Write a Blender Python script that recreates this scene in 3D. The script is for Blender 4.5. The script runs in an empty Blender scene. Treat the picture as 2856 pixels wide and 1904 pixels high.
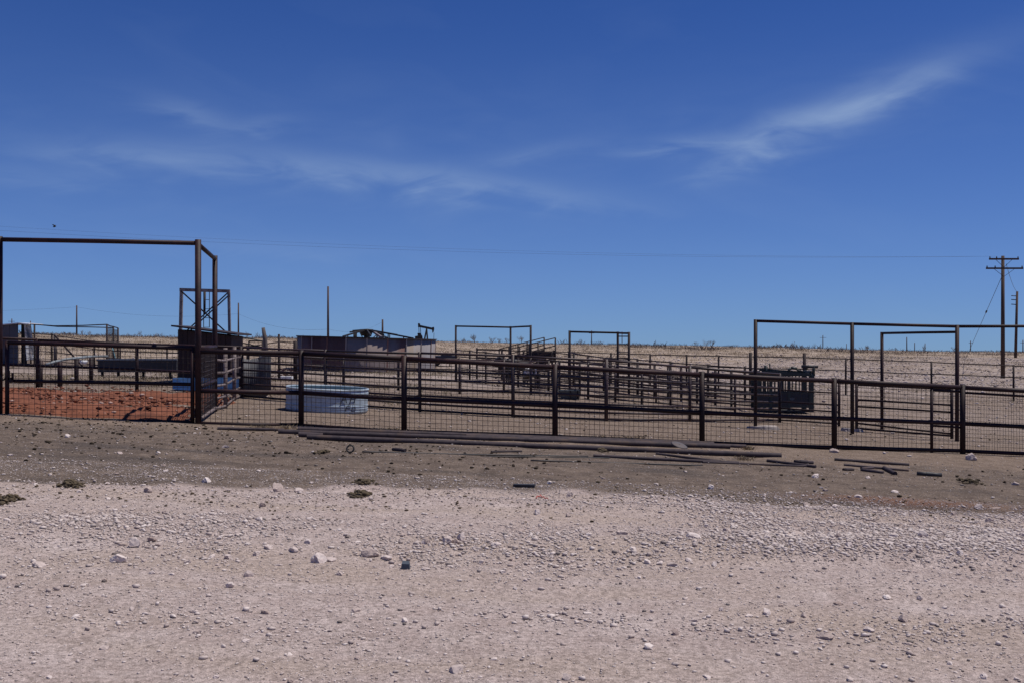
import bpy, math, random
import numpy as np
from mathutils import Vector, Matrix

random.seed(7)
rng = np.random.default_rng(7)
sc = bpy.context.scene
COL = sc.collection
R = math.radians

# ------------------------------------------------------------------ camera
F, CX, CY = 2777.0, 1428.0, 952.0          # photograph in pixels: focal length, centre
EYE = 1.70
cam = bpy.data.cameras.new('camera')
cam.sensor_width = 36.0
cam.lens = 36.0 * F / 2856.0
cam.clip_start = 0.05
cam.clip_end = 12000.0
camo = bpy.data.objects.new('camera', cam)
COL.objects.link(camo)
camo.location = (0, 0, EYE)
camo.rotation_euler = (R(90), 0, 0)
sc.camera = camo

# ------------------------------------------------------------------ light
SUN_EL, SUN_AZ = 67.0, 80.0                # azimuth clockwise from +Y (view direction)
vs = sc.view_settings
vs.view_transform = 'Standard'
vs.look = 'None'
vs.gamma = 1.0
vs.use_curve_mapping = False
vs.exposure = 0.0
sun = bpy.data.lights.new('sun', 'SUN')
sun.energy = 4.2
sun.angle = R(0.53)
sun.color = (1.0, 0.93, 0.845)
suno = bpy.data.objects.new('sun', sun)
COL.objects.link(suno)
to_sun = Vector((math.cos(R(SUN_EL)) * math.sin(R(SUN_AZ)), math.cos(R(SUN_EL)) * math.cos(R(SUN_AZ)), math.sin(R(SUN_EL))))
suno.rotation_euler = to_sun.to_track_quat('Z', 'Y').to_euler()
suno.location = (30, 20, 60)

world = bpy.data.worlds.new('World')
sc.world = world
world.use_nodes = True


def build_world():
    nt = world.node_tree
    N, L = nt.nodes, nt.links
    N.clear()
    out = N.new('ShaderNodeOutputWorld')
    bg = N.new('ShaderNodeBackground')
    bg.inputs['Strength'].default_value = 0.10
    L.new(bg.outputs[0], out.inputs[0])
    sky = N.new('ShaderNodeTexSky')
    sky.sky_type = 'NISHITA'
    sky.sun_disc = False
    sky.sun_elevation = R(SUN_EL)
    sky.sun_rotation = R(SUN_AZ)
    sky.altitude = 6000
    sky.air_density = 1.0
    sky.dust_density = 0.0
    sky.ozone_density = 1.5
    tc = N.new('ShaderNodeTexCoord')
    dip = N.new('ShaderNodeVectorMath')          # the plain beyond the ridge lies lower: the horizon dips
    dip.operation = 'ADD'
    dip.inputs[1].default_value = (0, 0, 0.014)
    L.new(tc.outputs['Generated'], dip.inputs[0])
    dip2 = N.new('ShaderNodeVectorMath')
    dip2.operation = 'MAXIMUM'
    dip2.inputs[1].default_value = (-2, -2, 0.001)
    L.new(dip.outputs[0], dip2.inputs[0])
    L.new(dip2.outputs[0], sky.inputs[0])
    sep = N.new('ShaderNodeSeparateXYZ')
    L.new(tc.outputs['Generated'], sep.inputs[0])

    def m(op, a, b=None, c=None, clamp=False):
        n = N.new('ShaderNodeMath')
        n.operation = op
        n.use_clamp = clamp
        for i, v in enumerate((a, b, c)):
            if v is None:
                continue
            if isinstance(v, (int, float)):
                n.inputs[i].default_value = v
            else:
                L.new(v, n.inputs[i])
        return n.outputs[0]
    az = m('ARCTAN2', sep.outputs[0], sep.outputs[1])
    el = m('ARCSINE', sep.outputs[2])
    # fibrous noise for the cirrus
    comb = N.new('ShaderNodeCombineXYZ')
    L.new(az, comb.inputs[0])
    L.new(m('ADD', m('MULTIPLY', el, 3.2), m('MULTIPLY', az, 0.55)), comb.inputs[1])
    n1 = N.new('ShaderNodeTexNoise')
    n1.inputs['Scale'].default_value = 5.5
    n1.inputs['Detail'].default_value = 8
    n1.inputs['Roughness'].default_value = 0.5
    n1.inputs['Distortion'].default_value = 0.9
    L.new(comb.outputs[0], n1.inputs['Vector'])
    comb2 = N.new('ShaderNodeCombineXYZ')
    L.new(az, comb2.inputs[0])
    L.new(m('SUBTRACT', m('MULTIPLY', el, 3.6), m('MULTIPLY', az, 0.35)), comb2.inputs[1])
    n2 = N.new('ShaderNodeTexNoise')
    n2.inputs['Scale'].default_value = 11.0
    n2.inputs['Detail'].default_value = 7
    n2.inputs['Roughness'].default_value = 0.5
    n2.inputs['Distortion'].default_value = 1.4
    L.new(comb2.outputs[0], n2.inputs['Vector'])
    warp = m('MULTIPLY', m('SUBTRACT', n1.outputs['Fac'], 0.5), 0.035)
    warp2 = m('MULTIPLY', m('SUBTRACT', n2.outputs['Fac'], 0.5), 0.022)
    elw = m('ADD', el, m('ADD', warp, warp2))
    azw = m('ADD', az, m('MULTIPLY', warp2, 2.0))

    def blob(sx, sy, hl, hw, ang, amp):
        a0 = math.atan((sx - CX) / F)
        e0 = math.atan((CY - sy) / F * math.cos(a0))
        ca, sa = math.cos(R(ang)), math.sin(R(ang))
        da = m('SUBTRACT', azw, a0)
        de = m('SUBTRACT', elw, e0)
        p = m('DIVIDE', m('ADD', m('MULTIPLY', da, ca), m('MULTIPLY', de, sa)), hl / F)
        q = m('DIVIDE', m('SUBTRACT', m('MULTIPLY', de, ca), m('MULTIPLY', da, sa)), hw / F)
        r2 = m('ADD', m('MULTIPLY', p, p), m('MULTIPLY', q, q))
        return m('MULTIPLY', m('EXPONENT', m('MULTIPLY', r2, -1.0)), amp)
    blobs = [(2390, 285, 270, 44, 19, 0.66), (2180, 360, 150, 40, 16, 0.40), (2580, 225, 80, 40, 12, 0.22),
             (1270, 508, 430, 34, -7, 0.46), (860, 480, 420, 42, -5, 0.26), (420, 440, 260, 40, 0, 0.30),
             (530, 320, 110, 34, -14, 0.36), (740, 345, 90, 24, 6, 0.24), (1930, 405, 170, 24, 3, 0.40),
             (2040, 450, 130, 26, 14, 0.22), (1500, 425, 200, 22, 10, 0.18), (900, 430, 1000, 190, 0, 0.09),
             (2150, 330, 700, 150, 8, 0.07), (800, 690, 420, 26, -3, 0.12), (120, 495, 160, 26, 2, 0.22)]
    tot = None
    for b in blobs:
        o = blob(*b)
        tot = o if tot is None else m('ADD', tot, o)
    # thin veil everywhere in the sky
    veil = m('MULTIPLY', m('SUBTRACT', n1.outputs['Fac'], 0.52, clamp=True), 0.22)
    fib = m('ADD', m('MULTIPLY', n1.outputs['Fac'], 0.75), m('MULTIPLY', n2.outputs['Fac'], 0.75))
    fibc = m('MULTIPLY', m('SUBTRACT', fib, 0.36, clamp=True), 2.1)
    cl = m('ADD', m('MULTIPLY', tot, fibc), veil, clamp=True)
    cl = m('MULTIPLY', cl, 0.56)
    mix = N.new('ShaderNodeMix')
    mix.data_type = 'RGBA'
    L.new(cl, mix.inputs[0])
    gm = N.new('ShaderNodeGamma')
    gm.inputs[1].default_value = 0.85
    L.new(sky.outputs[0], gm.inputs[0])
    tint = N.new('ShaderNodeMix')
    tint.data_type = 'RGBA'
    tint.blend_type = 'MULTIPLY'
    tint.inputs[0].default_value = 1.0
    L.new(gm.outputs[0], tint.inputs[6])
    tint.inputs[7].default_value = (0.195, 0.510, 1.25, 1)
    low = m('MULTIPLY', m('EXPONENT', m('DIVIDE', m('MAXIMUM', el, -0.02), -0.135)), 0.80, clamp=True)
    hz = N.new('ShaderNodeMix')
    hz.data_type = 'RGBA'
    L.new(low, hz.inputs[0])
    L.new(tint.outputs[2], hz.inputs[6])
    hz.inputs[7].default_value = (2.15, 3.45, 5.0, 1)
    L.new(hz.outputs[2], mix.inputs[6])
    mix.inputs[7].default_value = (3.4, 4.6, 6.6, 1)
    L.new(mix.outputs[2], bg.inputs['Color'])


build_world()

# ------------------------------------------------------------------ materials
MATS = {}


def new_mat(name):
    m = bpy.data.materials.new(name)
    m.use_nodes = True
    MATS[name] = m
    nt = m.node_tree
    return m, nt.nodes, nt.links, nt.nodes['Principled BSDF']


def mixrgb(N, L, fac, a, b, mode='MIX'):
    n = N.new('ShaderNodeMix')
    n.data_type = 'RGBA'
    n.blend_type = mode
    for i, v in ((0, fac), (6, a), (7, b)):
        if isinstance(v, (int, float)):
            n.inputs[i].default_value = v
        elif isinstance(v, tuple):
            n.inputs[i].default_value = (*v, 1) if len(v) == 3 else v
        else:
            L.new(v, n.inputs[i])
    return n.outputs[2]


def noise_node(N, L, vec, scale, detail=4, rough=0.6, dist=0.0):
    n = N.new('ShaderNodeTexNoise')
    n.inputs['Scale'].default_value = scale
    n.inputs['Detail'].default_value = detail
    n.inputs['Roughness'].default_value = rough
    n.inputs['Distortion'].default_value = dist
    if vec is not None:
        L.new(vec, n.inputs['Vector'])
    return n.outputs['Fac']


def ramp(N, L, fac, lo, hi):
    n = N.new('ShaderNodeMapRange')
    n.interpolation_type = 'SMOOTHSTEP'
    L.new(fac, n.inputs[0])
    n.inputs[1].default_value = lo
    n.inputs[2].default_value = hi
    return n.outputs[0]


def simple(name, c1, c2, scale=8.0, rough=0.7, metal=0.0, bump=0.0, c3=None, spec=0.5, stretch=(1, 1, 1), vary=0.0):
    m, N, L, B = new_mat(name)
    g = N.new('ShaderNodeNewGeometry')
    mp = N.new('ShaderNodeMapping')
    mp.inputs['Scale'].default_value = stretch
    L.new(g.outputs['Position'], mp.inputs[0])
    v = mp.outputs[0]
    f = ramp(N, L, noise_node(N, L, v, scale, 6, 0.65), 0.35, 0.68)
    col = mixrgb(N, L, f, c1, c2)
    if c3 is not None:
        f2 = ramp(N, L, noise_node(N, L, v, scale * 0.37, 5, 0.6), 0.52, 0.66)
        col = mixrgb(N, L, f2, col, c3)
    if vary:
        oi = N.new('ShaderNodeObjectInfo')
        mr = N.new('ShaderNodeMapRange')
        L.new(oi.outputs['Random'], mr.inputs[0])
        mr.inputs[3].default_value = 1 - vary
        mr.inputs[4].default_value = 1 + vary
        cc = N.new('ShaderNodeCombineColor')
        for i in range(3):
            L.new(mr.outputs[0], cc.inputs[i])
        col = mixrgb(N, L, 1.0, col, cc.outputs[0], 'MULTIPLY')
    L.new(col, B.inputs['Base Color'])
    B.inputs['Roughness'].default_value = rough
    B.inputs['Metallic'].default_value = metal
    B.inputs['Specular IOR Level'].default_value = spec
    if bump:
        bn = N.new('ShaderNodeBump')
        bn.inputs['Strength'].default_value = bump
        bn.inputs['Distance'].default_value = 0.02
        L.new(noise_node(N, L, v, scale * 4, 5, 0.6), bn.inputs['Height'])
        L.new(bn.outputs[0], B.inputs['Normal'])
    return m


simple('pipe', (0.026, 0.009, 0.011), (0.014, 0.007, 0.009), 7, 0.6, 0, 0.15, c3=(0.034, 0.013, 0.013), vary=0.25, spec=0.28)
simple('pipe_old', (0.036, 0.018, 0.020), (0.022, 0.013, 0.016), 9, 0.55, 0, 0.15, c3=(0.055, 0.026, 0.022), vary=0.3, spec=0.45)
simple('pipe_far', (0.026, 0.014, 0.016), (0.016, 0.011, 0.013), 6, 0.7, 0, 0, vary=0.3, spec=0.3)
simple('pipe_worn', (0.21, 0.17, 0.16), (0.12, 0.09, 0.085), 9, 0.65, 0, 0.15, vary=0.2, spec=0.35)
simple('scrap_pipe', (0.066, 0.050, 0.056), (0.036, 0.028, 0.034), 6, 0.75, 0, 0.2, c3=(0.085, 0.058, 0.050), vary=0.25, spec=0.25)
simple('scrap_dark', (0.030, 0.030, 0.034), (0.018, 0.018, 0.02), 9, 0.6, 0, 0.2, vary=0.3)
simple('wire', (0.045, 0.030, 0.028), (0.03, 0.022, 0.022), 5, 0.7)
simple('dark_steel', (0.018, 0.012, 0.013), (0.030, 0.018, 0.018), 4, 0.7, 0, 0, vary=0.2)
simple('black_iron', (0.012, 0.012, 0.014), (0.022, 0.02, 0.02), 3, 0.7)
simple('galv', (0.41, 0.49, 0.55), (0.34, 0.41, 0.47), 5, 0.45, 0.1, 0.05, c3=(0.30, 0.37, 0.42), stretch=(1, 1, 2.5))
simple('galv_inner', (0.26, 0.33, 0.35), (0.18, 0.24, 0.25), 6, 0.6, 0.1)
simple('paint_black', (0.012, 0.018, 0.03), (0.02, 0.026, 0.04), 6, 0.7)
simple('corrugated', (0.78, 0.80, 0.84), (0.62, 0.65, 0.70), 2.0, 0.5, 0.0, c3=(0.50, 0.48, 0.48))
simple('shed_sheet', (0.085, 0.085, 0.105), (0.055, 0.055, 0.072), 1.2, 0.7, 0, c3=(0.085, 0.045, 0.042))
simple('grey_sheet', (0.085, 0.087, 0.10), (0.058, 0.06, 0.072), 3.0, 0.75, 0, c3=(0.10, 0.078, 0.075))
simple('pump_house', (0.022, 0.011, 0.012), (0.035, 0.017, 0.017), 1.4, 0.8, 0, 0.1, c3=(0.045, 0.02, 0.018))
simple('weathered_wood', (0.14, 0.12, 0.115), (0.08, 0.066, 0.062), 4, 0.9, 0, 0.3, stretch=(3, 3, 0.4))
simple('pole_wood', (0.085, 0.050, 0.038), (0.05, 0.032, 0.028), 3, 0.9, 0, 0.2, stretch=(3, 3, 0.3))
simple('angle_iron', (0.27, 0.24, 0.235), (0.12, 0.09, 0.09), 3.2, 0.6, 0.1)
simple('blue_paint', (0.14, 0.38, 0.72), (0.10, 0.30, 0.60), 3, 0.5, 0, 0, c3=(0.18, 0.44, 0.76))
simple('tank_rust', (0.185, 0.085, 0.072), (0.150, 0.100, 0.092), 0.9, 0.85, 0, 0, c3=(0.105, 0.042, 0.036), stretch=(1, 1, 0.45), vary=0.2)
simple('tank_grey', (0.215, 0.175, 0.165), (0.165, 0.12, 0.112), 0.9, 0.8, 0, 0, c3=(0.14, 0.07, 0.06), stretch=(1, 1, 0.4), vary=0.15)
simple('tank_sunlit', (0.235, 0.225, 0.235), (0.19, 0.175, 0.18), 0.9, 0.7, 0, 0, c3=(0.23, 0.155, 0.09), stretch=(1, 1, 0.3))  # paler tank steel, sunlight put into its colour
simple('tank_seam', (0.24, 0.22, 0.23), (0.14, 0.11, 0.115), 2, 0.7, 0)
simple('green_paint', (0.022, 0.035, 0.030), (0.014, 0.020, 0.020), 4, 0.55, 0, 0.1)
simple('chute_panel', (0.018, 0.020, 0.030), (0.012, 0.014, 0.022), 2, 0.6, 0)
simple('emblem', (0.062, 0.078, 0.098), (0.045, 0.058, 0.075), 10, 0.5)
simple('trough_metal', (0.085, 0.10, 0.105), (0.055, 0.065, 0.07), 3, 0.6, 0.1)
simple('trough_dark', (0.032, 0.036, 0.045), (0.022, 0.024, 0.03), 2, 0.7)
simple('pale_rim', (0.22, 0.25, 0.27), (0.15, 0.17, 0.18), 3, 0.6)
simple('white_plastic', (0.72, 0.72, 0.74), (0.62, 0.62, 0.63), 3, 0.5)
simple('concrete', (0.42, 0.37, 0.34), (0.28, 0.24, 0.22), 12, 0.95, 0, 0.4)
simple('hose', (0.12, 0.30, 0.34), (0.09, 0.24, 0.28), 6, 0.5)
simple('dung', (0.055, 0.041, 0.024), (0.13, 0.098, 0.056), 30, 0.95, 0, 0.3)
simple('straw', (0.36, 0.28, 0.17), (0.26, 0.19, 0.11), 25, 0.9)
simple('dry_grass', (0.37, 0.295, 0.205), (0.27, 0.21, 0.145), 0.35, 0.95)
simple('dead_weed', (0.26, 0.21, 0.13), (0.17, 0.14, 0.085), 0.6, 0.95)
simple('scrub', (0.20, 0.160, 0.125), (0.14, 0.112, 0.092), 0.5, 0.95)
simple('hide_black', (0.010, 0.009, 0.012), (0.018, 0.015, 0.018), 4, 0.7)
simple('red_dirt', (0.215, 0.085, 0.052), (0.165, 0.065, 0.040), 4.5, 1.0, 0, 0.8, c3=(0.135, 0.056, 0.038), spec=0.1)
simple('feather', (0.02, 0.02, 0.022), (0.03, 0.03, 0.03), 8, 0.8)
simple('red_cord', (0.45, 0.06, 0.04), (0.35, 0.05, 0.04), 8, 0.7)
simple('trailer_blue', (0.028, 0.034, 0.055), (0.02, 0.024, 0.04), 2, 0.5)
simple('rubber', (0.02, 0.02, 0.02), (0.03, 0.03, 0.03), 6, 0.9)

m, N, L, B = new_mat('hide_spotted')
tcn = N.new('ShaderNodeTexCoord')
f = ramp(N, L, noise_node(N, L, tcn.outputs['Object'], 5.5, 3, 0.6, 0.3), 0.47, 0.52)
sp = N.new('ShaderNodeSeparateXYZ')
L.new(tcn.outputs['Object'], sp.inputs[0])
low = ramp(N, L, sp.outputs[2], 0.42, 0.62)
c = mixrgb(N, L, f, (0.03, 0.028, 0.03), (0.74, 0.70, 0.66))
c = mixrgb(N, L, low, (0.085, 0.07, 0.055), c)
L.new(c, B.inputs['Base Color'])
B.inputs['Roughness'].default_value = 0.8

# mesh panel that shows a fine woven wire (too small to pick apart): alpha grid
# stones -------------------------------------------------------------
m, N, L, B = new_mat('stone')
oi = N.new('ShaderNodeObjectInfo')
g = N.new('ShaderNodeNewGeometry')
cr = N.new('ShaderNodeValToRGB')
cr.color_ramp.elements[0].color = (0.34, 0.265, 0.235, 1)
cr.color_ramp.elements[1].color = (0.66, 0.58, 0.54, 1)
e = cr.color_ramp.elements.new(0.25)
e.color = (0.46, 0.38, 0.345, 1)
e = cr.color_ramp.elements.new(0.6)
e.color = (0.56, 0.48, 0.45, 1)
L.new(oi.outputs['Random'], cr.inputs[0])
f = noise_node(N, L, g.outputs['Position'], 40, 6, 0.7)
c = mixrgb(N, L, 0.55, cr.outputs[0], f, 'OVERLAY')
L.new(c, B.inputs['Base Color'])
B.inputs['Roughness'].default_value = 0.95
B.inputs['Specular IOR Level'].default_value = 0.15
bn = N.new('ShaderNodeBump')
bn.inputs['Strength'].default_value = 0.35
bn.inputs['Distance'].default_value = 0.01
L.new(f, bn.inputs['Height'])
L.new(bn.outputs[0], B.inputs['Normal'])

m, N, L, B = new_mat('gravel')
at = N.new('ShaderNodeAttribute')
at.attribute_name = 'tint'
g = N.new('ShaderNodeNewGeometry')
f = noise_node(N, L, g.outputs['Position'], 60, 4, 0.7)
c = mixrgb(N, L, 0.4, at.outputs['Color'], f, 'OVERLAY')
L.new(c, B.inputs['Base Color'])
B.inputs['Roughness'].default_value = 0.95
B.inputs['Specular IOR Level'].default_value = 0.15

# ground ---------------------------------------------------------------
m, N, L, B = new_mat('ground')
g = N.new('ShaderNodeNewGeometry')
P = g.outputs['Position']


def attr(nm):
    a = N.new('ShaderNodeAttribute')
    a.attribute_name = nm
    return a.outputs['Fac']


def madd(a, k, b):
    n = N.new('ShaderNodeMath')
    n.operation = 'MULTIPLY_ADD'
    L.new(a, n.inputs[0])
    n.inputs[1].default_value = k
    if isinstance(b, (int, float)):
        n.inputs[2].default_value = b
    else:
        L.new(b, n.inputs[2])
    return n.outputs[0]


mpL = N.new('ShaderNodeMapping')
mpL.inputs['Scale'].default_value = (0.28, 1.0, 1.0)
L.new(P, mpL.inputs[0])
nA = noise_node(N, L, P, 0.45, 6, 0.6)
nL = noise_node(N, L, mpL.outputs[0], 0.9, 6, 0.6)
nB = noise_node(N, L, P, 3.2, 7, 0.68)
nC = noise_node(N, L, P, 26.0, 6, 0.72)
nD = noise_node(N, L, P, 120.0, 3, 0.6)
cal = mixrgb(N, L, ramp(N, L, nB, 0.33, 0.68), (0.415, 0.338, 0.312), (0.505, 0.428, 0.402))
cal = mixrgb(N, L, ramp(N, L, nL, 0.42, 0.66), cal, (0.43, 0.352, 0.308))
cal = mixrgb(N, L, ramp(N, L, nA, 0.55, 0.75), cal, (0.58, 0.50, 0.475))
soil = mixrgb(N, L, ramp(N, L, nB, 0.33, 0.7), (0.118, 0.093, 0.078), (0.205, 0.162, 0.132))
soil = mixrgb(N, L, ramp(N, L, nL, 0.50, 0.68), soil, (0.100, 0.083, 0.074))
pen = mixrgb(N, L, ramp(N, L, nB, 0.33, 0.7), (0.165, 0.126, 0.100), (0.240, 0.188, 0.152))
hill = mixrgb(N, L, ramp(N, L, nA, 0.40, 0.62), (0.375, 0.31, 0.26), (0.29, 0.23, 0.17))
rocky = mixrgb(N, L, ramp(N, L, nB, 0.35, 0.65), (0.27, 0.22, 0.195), (0.43, 0.37, 0.34))
rocky = mixrgb(N, L, ramp(N, L, nA, 0.40, 0.66), rocky, (0.22, 0.175, 0.14))
fs = ramp(N, L, madd(nC, 0.35, madd(nB, 0.75, madd(nA, 0.30, madd(attr('soil'), 1.25, -0.84)))), 0.30, 0.70)
c = mixrgb(N, L, fs, cal, soil)
c = mixrgb(N, L, ramp(N, L, madd(nB, 0.4, madd(attr('pen'), 1.0, -0.2)), 0.2, 0.8), c, pen)
c = mixrgb(N, L, attr('rocky'), c, rocky)
c = mixrgb(N, L, attr('hill'), c, hill)
c = mixrgb(N, L, attr('rust'), c, (0.25, 0.105, 0.055))
# grains: small light chips and dark specks
gr = mixrgb(N, L, ramp(N, L, nC, 0.30, 0.70), (0.62, 0.61, 0.60), (1.30, 1.30, 1.30))
grd = mixrgb(N, L, ramp(N, L, nD, 0.30, 0.70), (0.72, 0.71, 0.70), (1.24, 1.24, 1.24))
c = mixrgb(N, L, 1.0, c, gr, 'MULTIPLY')
c = mixrgb(N, L, 1.0, c, grd, 'MULTIPLY')
vo = N.new('ShaderNodeTexVoronoi')
vo.inputs['Scale'].default_value = 34
L.new(P, vo.inputs['Vector'])
sc2 = N.new('ShaderNodeSeparateColor')
L.new(vo.outputs['Color'], sc2.inputs[0])
dot = N.new('ShaderNodeMath')
dot.operation = 'LESS_THAN'
L.new(vo.outputs['Distance'], dot.inputs[0])
dot.inputs[1].default_value = 0.34
sel = ramp(N, L, sc2.outputs[0], 0.80, 0.82)
mm_ = N.new('ShaderNodeMath')
mm_.operation = 'MULTIPLY'
L.new(dot.outputs[0], mm_.inputs[0])
L.new(sel, mm_.inputs[1])
mm2 = N.new('ShaderNodeMath')
mm2.operation = 'MULTIPLY'
L.new(mm_.outputs[0], mm2.inputs[0])
mm2.inputs[1].default_value = 0.6
c = mixrgb(N, L, mm2.outputs[0], c, mixrgb(N, L, ramp(N, L, sc2.outputs[1], 0.3, 0.6), (0.52, 0.45, 0.42), (0.20, 0.155, 0.13)))
L.new(c, B.inputs['Base Color'])
B.inputs['Roughness'].default_value = 1.0
B.inputs['Specular IOR Level'].default_value = 0.08
h = madd(nB, 0.6, madd(nC, 0.55, madd(nD, 0.22, 0.0)))
bn = N.new('ShaderNodeBump')
bn.inputs['Strength'].default_value = 0.9
bn.inputs['Distance'].default_value = 0.045
L.new(h, bn.inputs['Height'])
L.new(bn.outputs[0], B.inputs['Normal'])


# ------------------------------------------------------------------ terrain height
def vnoise(x, y, s, seed=0):
    x = np.asarray(x, float) / s
    y = np.asarray(y, float) / s
    xi = np.floor(x).astype(np.int64)
    yi = np.floor(y).astype(np.int64)
    xf = x - xi
    yf = y - yi

    def h(a, b):
        n = (a * 374761393 + b * 668265263 + seed * 974711) & 0xFFFFFFFF
        n = ((n ^ (n >> 13)) * 1274126177) & 0xFFFFFFFF
        n = n ^ (n >> 16)
        return (n & 0xFFFF) / 65535.0
    u = xf * xf * (3 - 2 * xf)
    v = yf * yf * (3 - 2 * yf)
    return (h(xi, yi) * (1 - u) + h(xi + 1, yi) * u) * (1 - v) + (h(xi, yi + 1) * (1 - u) + h(xi + 1, yi + 1) * u) * v - 0.5


def sstep(a, b, x):
    t = np.clip((np.asarray(x, float) - a) / (b - a), 0, 1)
    return t * t * (3 - 2 * t)


YC = 150.0


def g0(X, Y):
    X = np.asarray(X, float)
    Y = np.asarray(Y, float)
    Xc = np.clip(X, -26, 30)
    zn = -1.66 - 0.030 * Xc
    zf = -1.913 - 0.0515 * Xc
    z30 = -2.05 - 0.044 * Xc
    z50 = -1.99 - 0.022 * np.clip(X, -45, 45)
    Ys = np.maximum(Y, 1.0)
    sx = CX + np.clip(X / np.maximum(Y, YC), -0.9, 0.9) * F
    slope = (22.5 - 0.0188 * sx) / F                       # sight-line slope of the crest
    zc = slope * YC
    z = zn + (zf - zn) * sstep(0, 19, Y)
    z = z + (z30 - zf) * sstep(20, 31, Y)
    z = z + (z50 - z30) * sstep(31, 50, Y)
    t = np.clip((Y - 50) / (YC - 50), 0, 1)
    z = z + (zc - z50) * t ** 1.9 * (Y > 50)
    far = np.clip(Y - YC, 0, None)
    z = z + np.where(Y > YC, np.where(slope > 0, slope * 0.55, slope * 1.25) * np.minimum(far, 6000) - 0.004 * np.minimum(far, 6000), 0)
    return z + EYE


def gz(X, Y):
    X = np.asarray(X, float)
    Y = np.asarray(Y, float)
    z = g0(X, Y)
    near = 1 - sstep(19, 24, Y)
    n = vnoise(X, Y, 1.3, 1) * 0.035 + vnoise(X, Y, 0.45, 2) * 0.022 + vnoise(X, Y, 4.0, 3) * 0.05
    # graded windrow of gravel and wheel tracks run across the lot
    wr = np.exp(-((Y - 8.95 - 0.06 * X - vnoise(X, X * 0, 3.0, 9) * 0.7) / 0.6) ** 2) * 0.05
    for yc_, sl_ in ((6.9, 0.02), (7.9, 0.035), (10.6, 0.05), (11.9, 0.05), (13.6, 0.05)):
        wr = wr - 0.022 * np.exp(-((Y - yc_ - sl_ * X - vnoise(X, X * 0, 5.0, int(yc_ * 10)) * 0.5) / 0.16) ** 2)
    z = z + near * (n + wr) + (1 - near) * (vnoise(X, Y, 2.2, 4) * 0.05 + vnoise(X, Y, 0.8, 5) * 0.02)
    z = z + sstep(40, 80, Y) * (vnoise(X, Y, 9, 6) * 0.22 + vnoise(X, Y, 28, 8) * 0.35)
    return z


def gzf(X, Y):
    return float(gz(np.array([X]), np.array([Y]))[0])


def W(sx, sy, Y):
    return Vector(((sx - CX) / F * Y, Y, EYE - (sy - CY) / F * Y))


def G(sx, sy):
    """the ground point seen at photograph pixel sx, sy"""
    lo, hi = 2.0, 140.0
    Ys = np.concatenate([np.linspace(3, 40, 1500), np.linspace(40, 148, 1500)[1:]])
    Xs = (sx - CX) / F * Ys
    d = (EYE - (sy - CY) / F * Ys) - g0(Xs, Ys)
    idx = np.where(d < 0)[0]
    i = idx[0] if len(idx) else len(Ys) - 1
    Y = float(Ys[i])
    X = (sx - CX) / F * Y
    return Vector((X, Y, gzf(X, Y)))


def at_Y(sx, Y):
    X = (sx - CX) / F * Y
    return Vector((X, Y, gzf(X, Y)))


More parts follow.
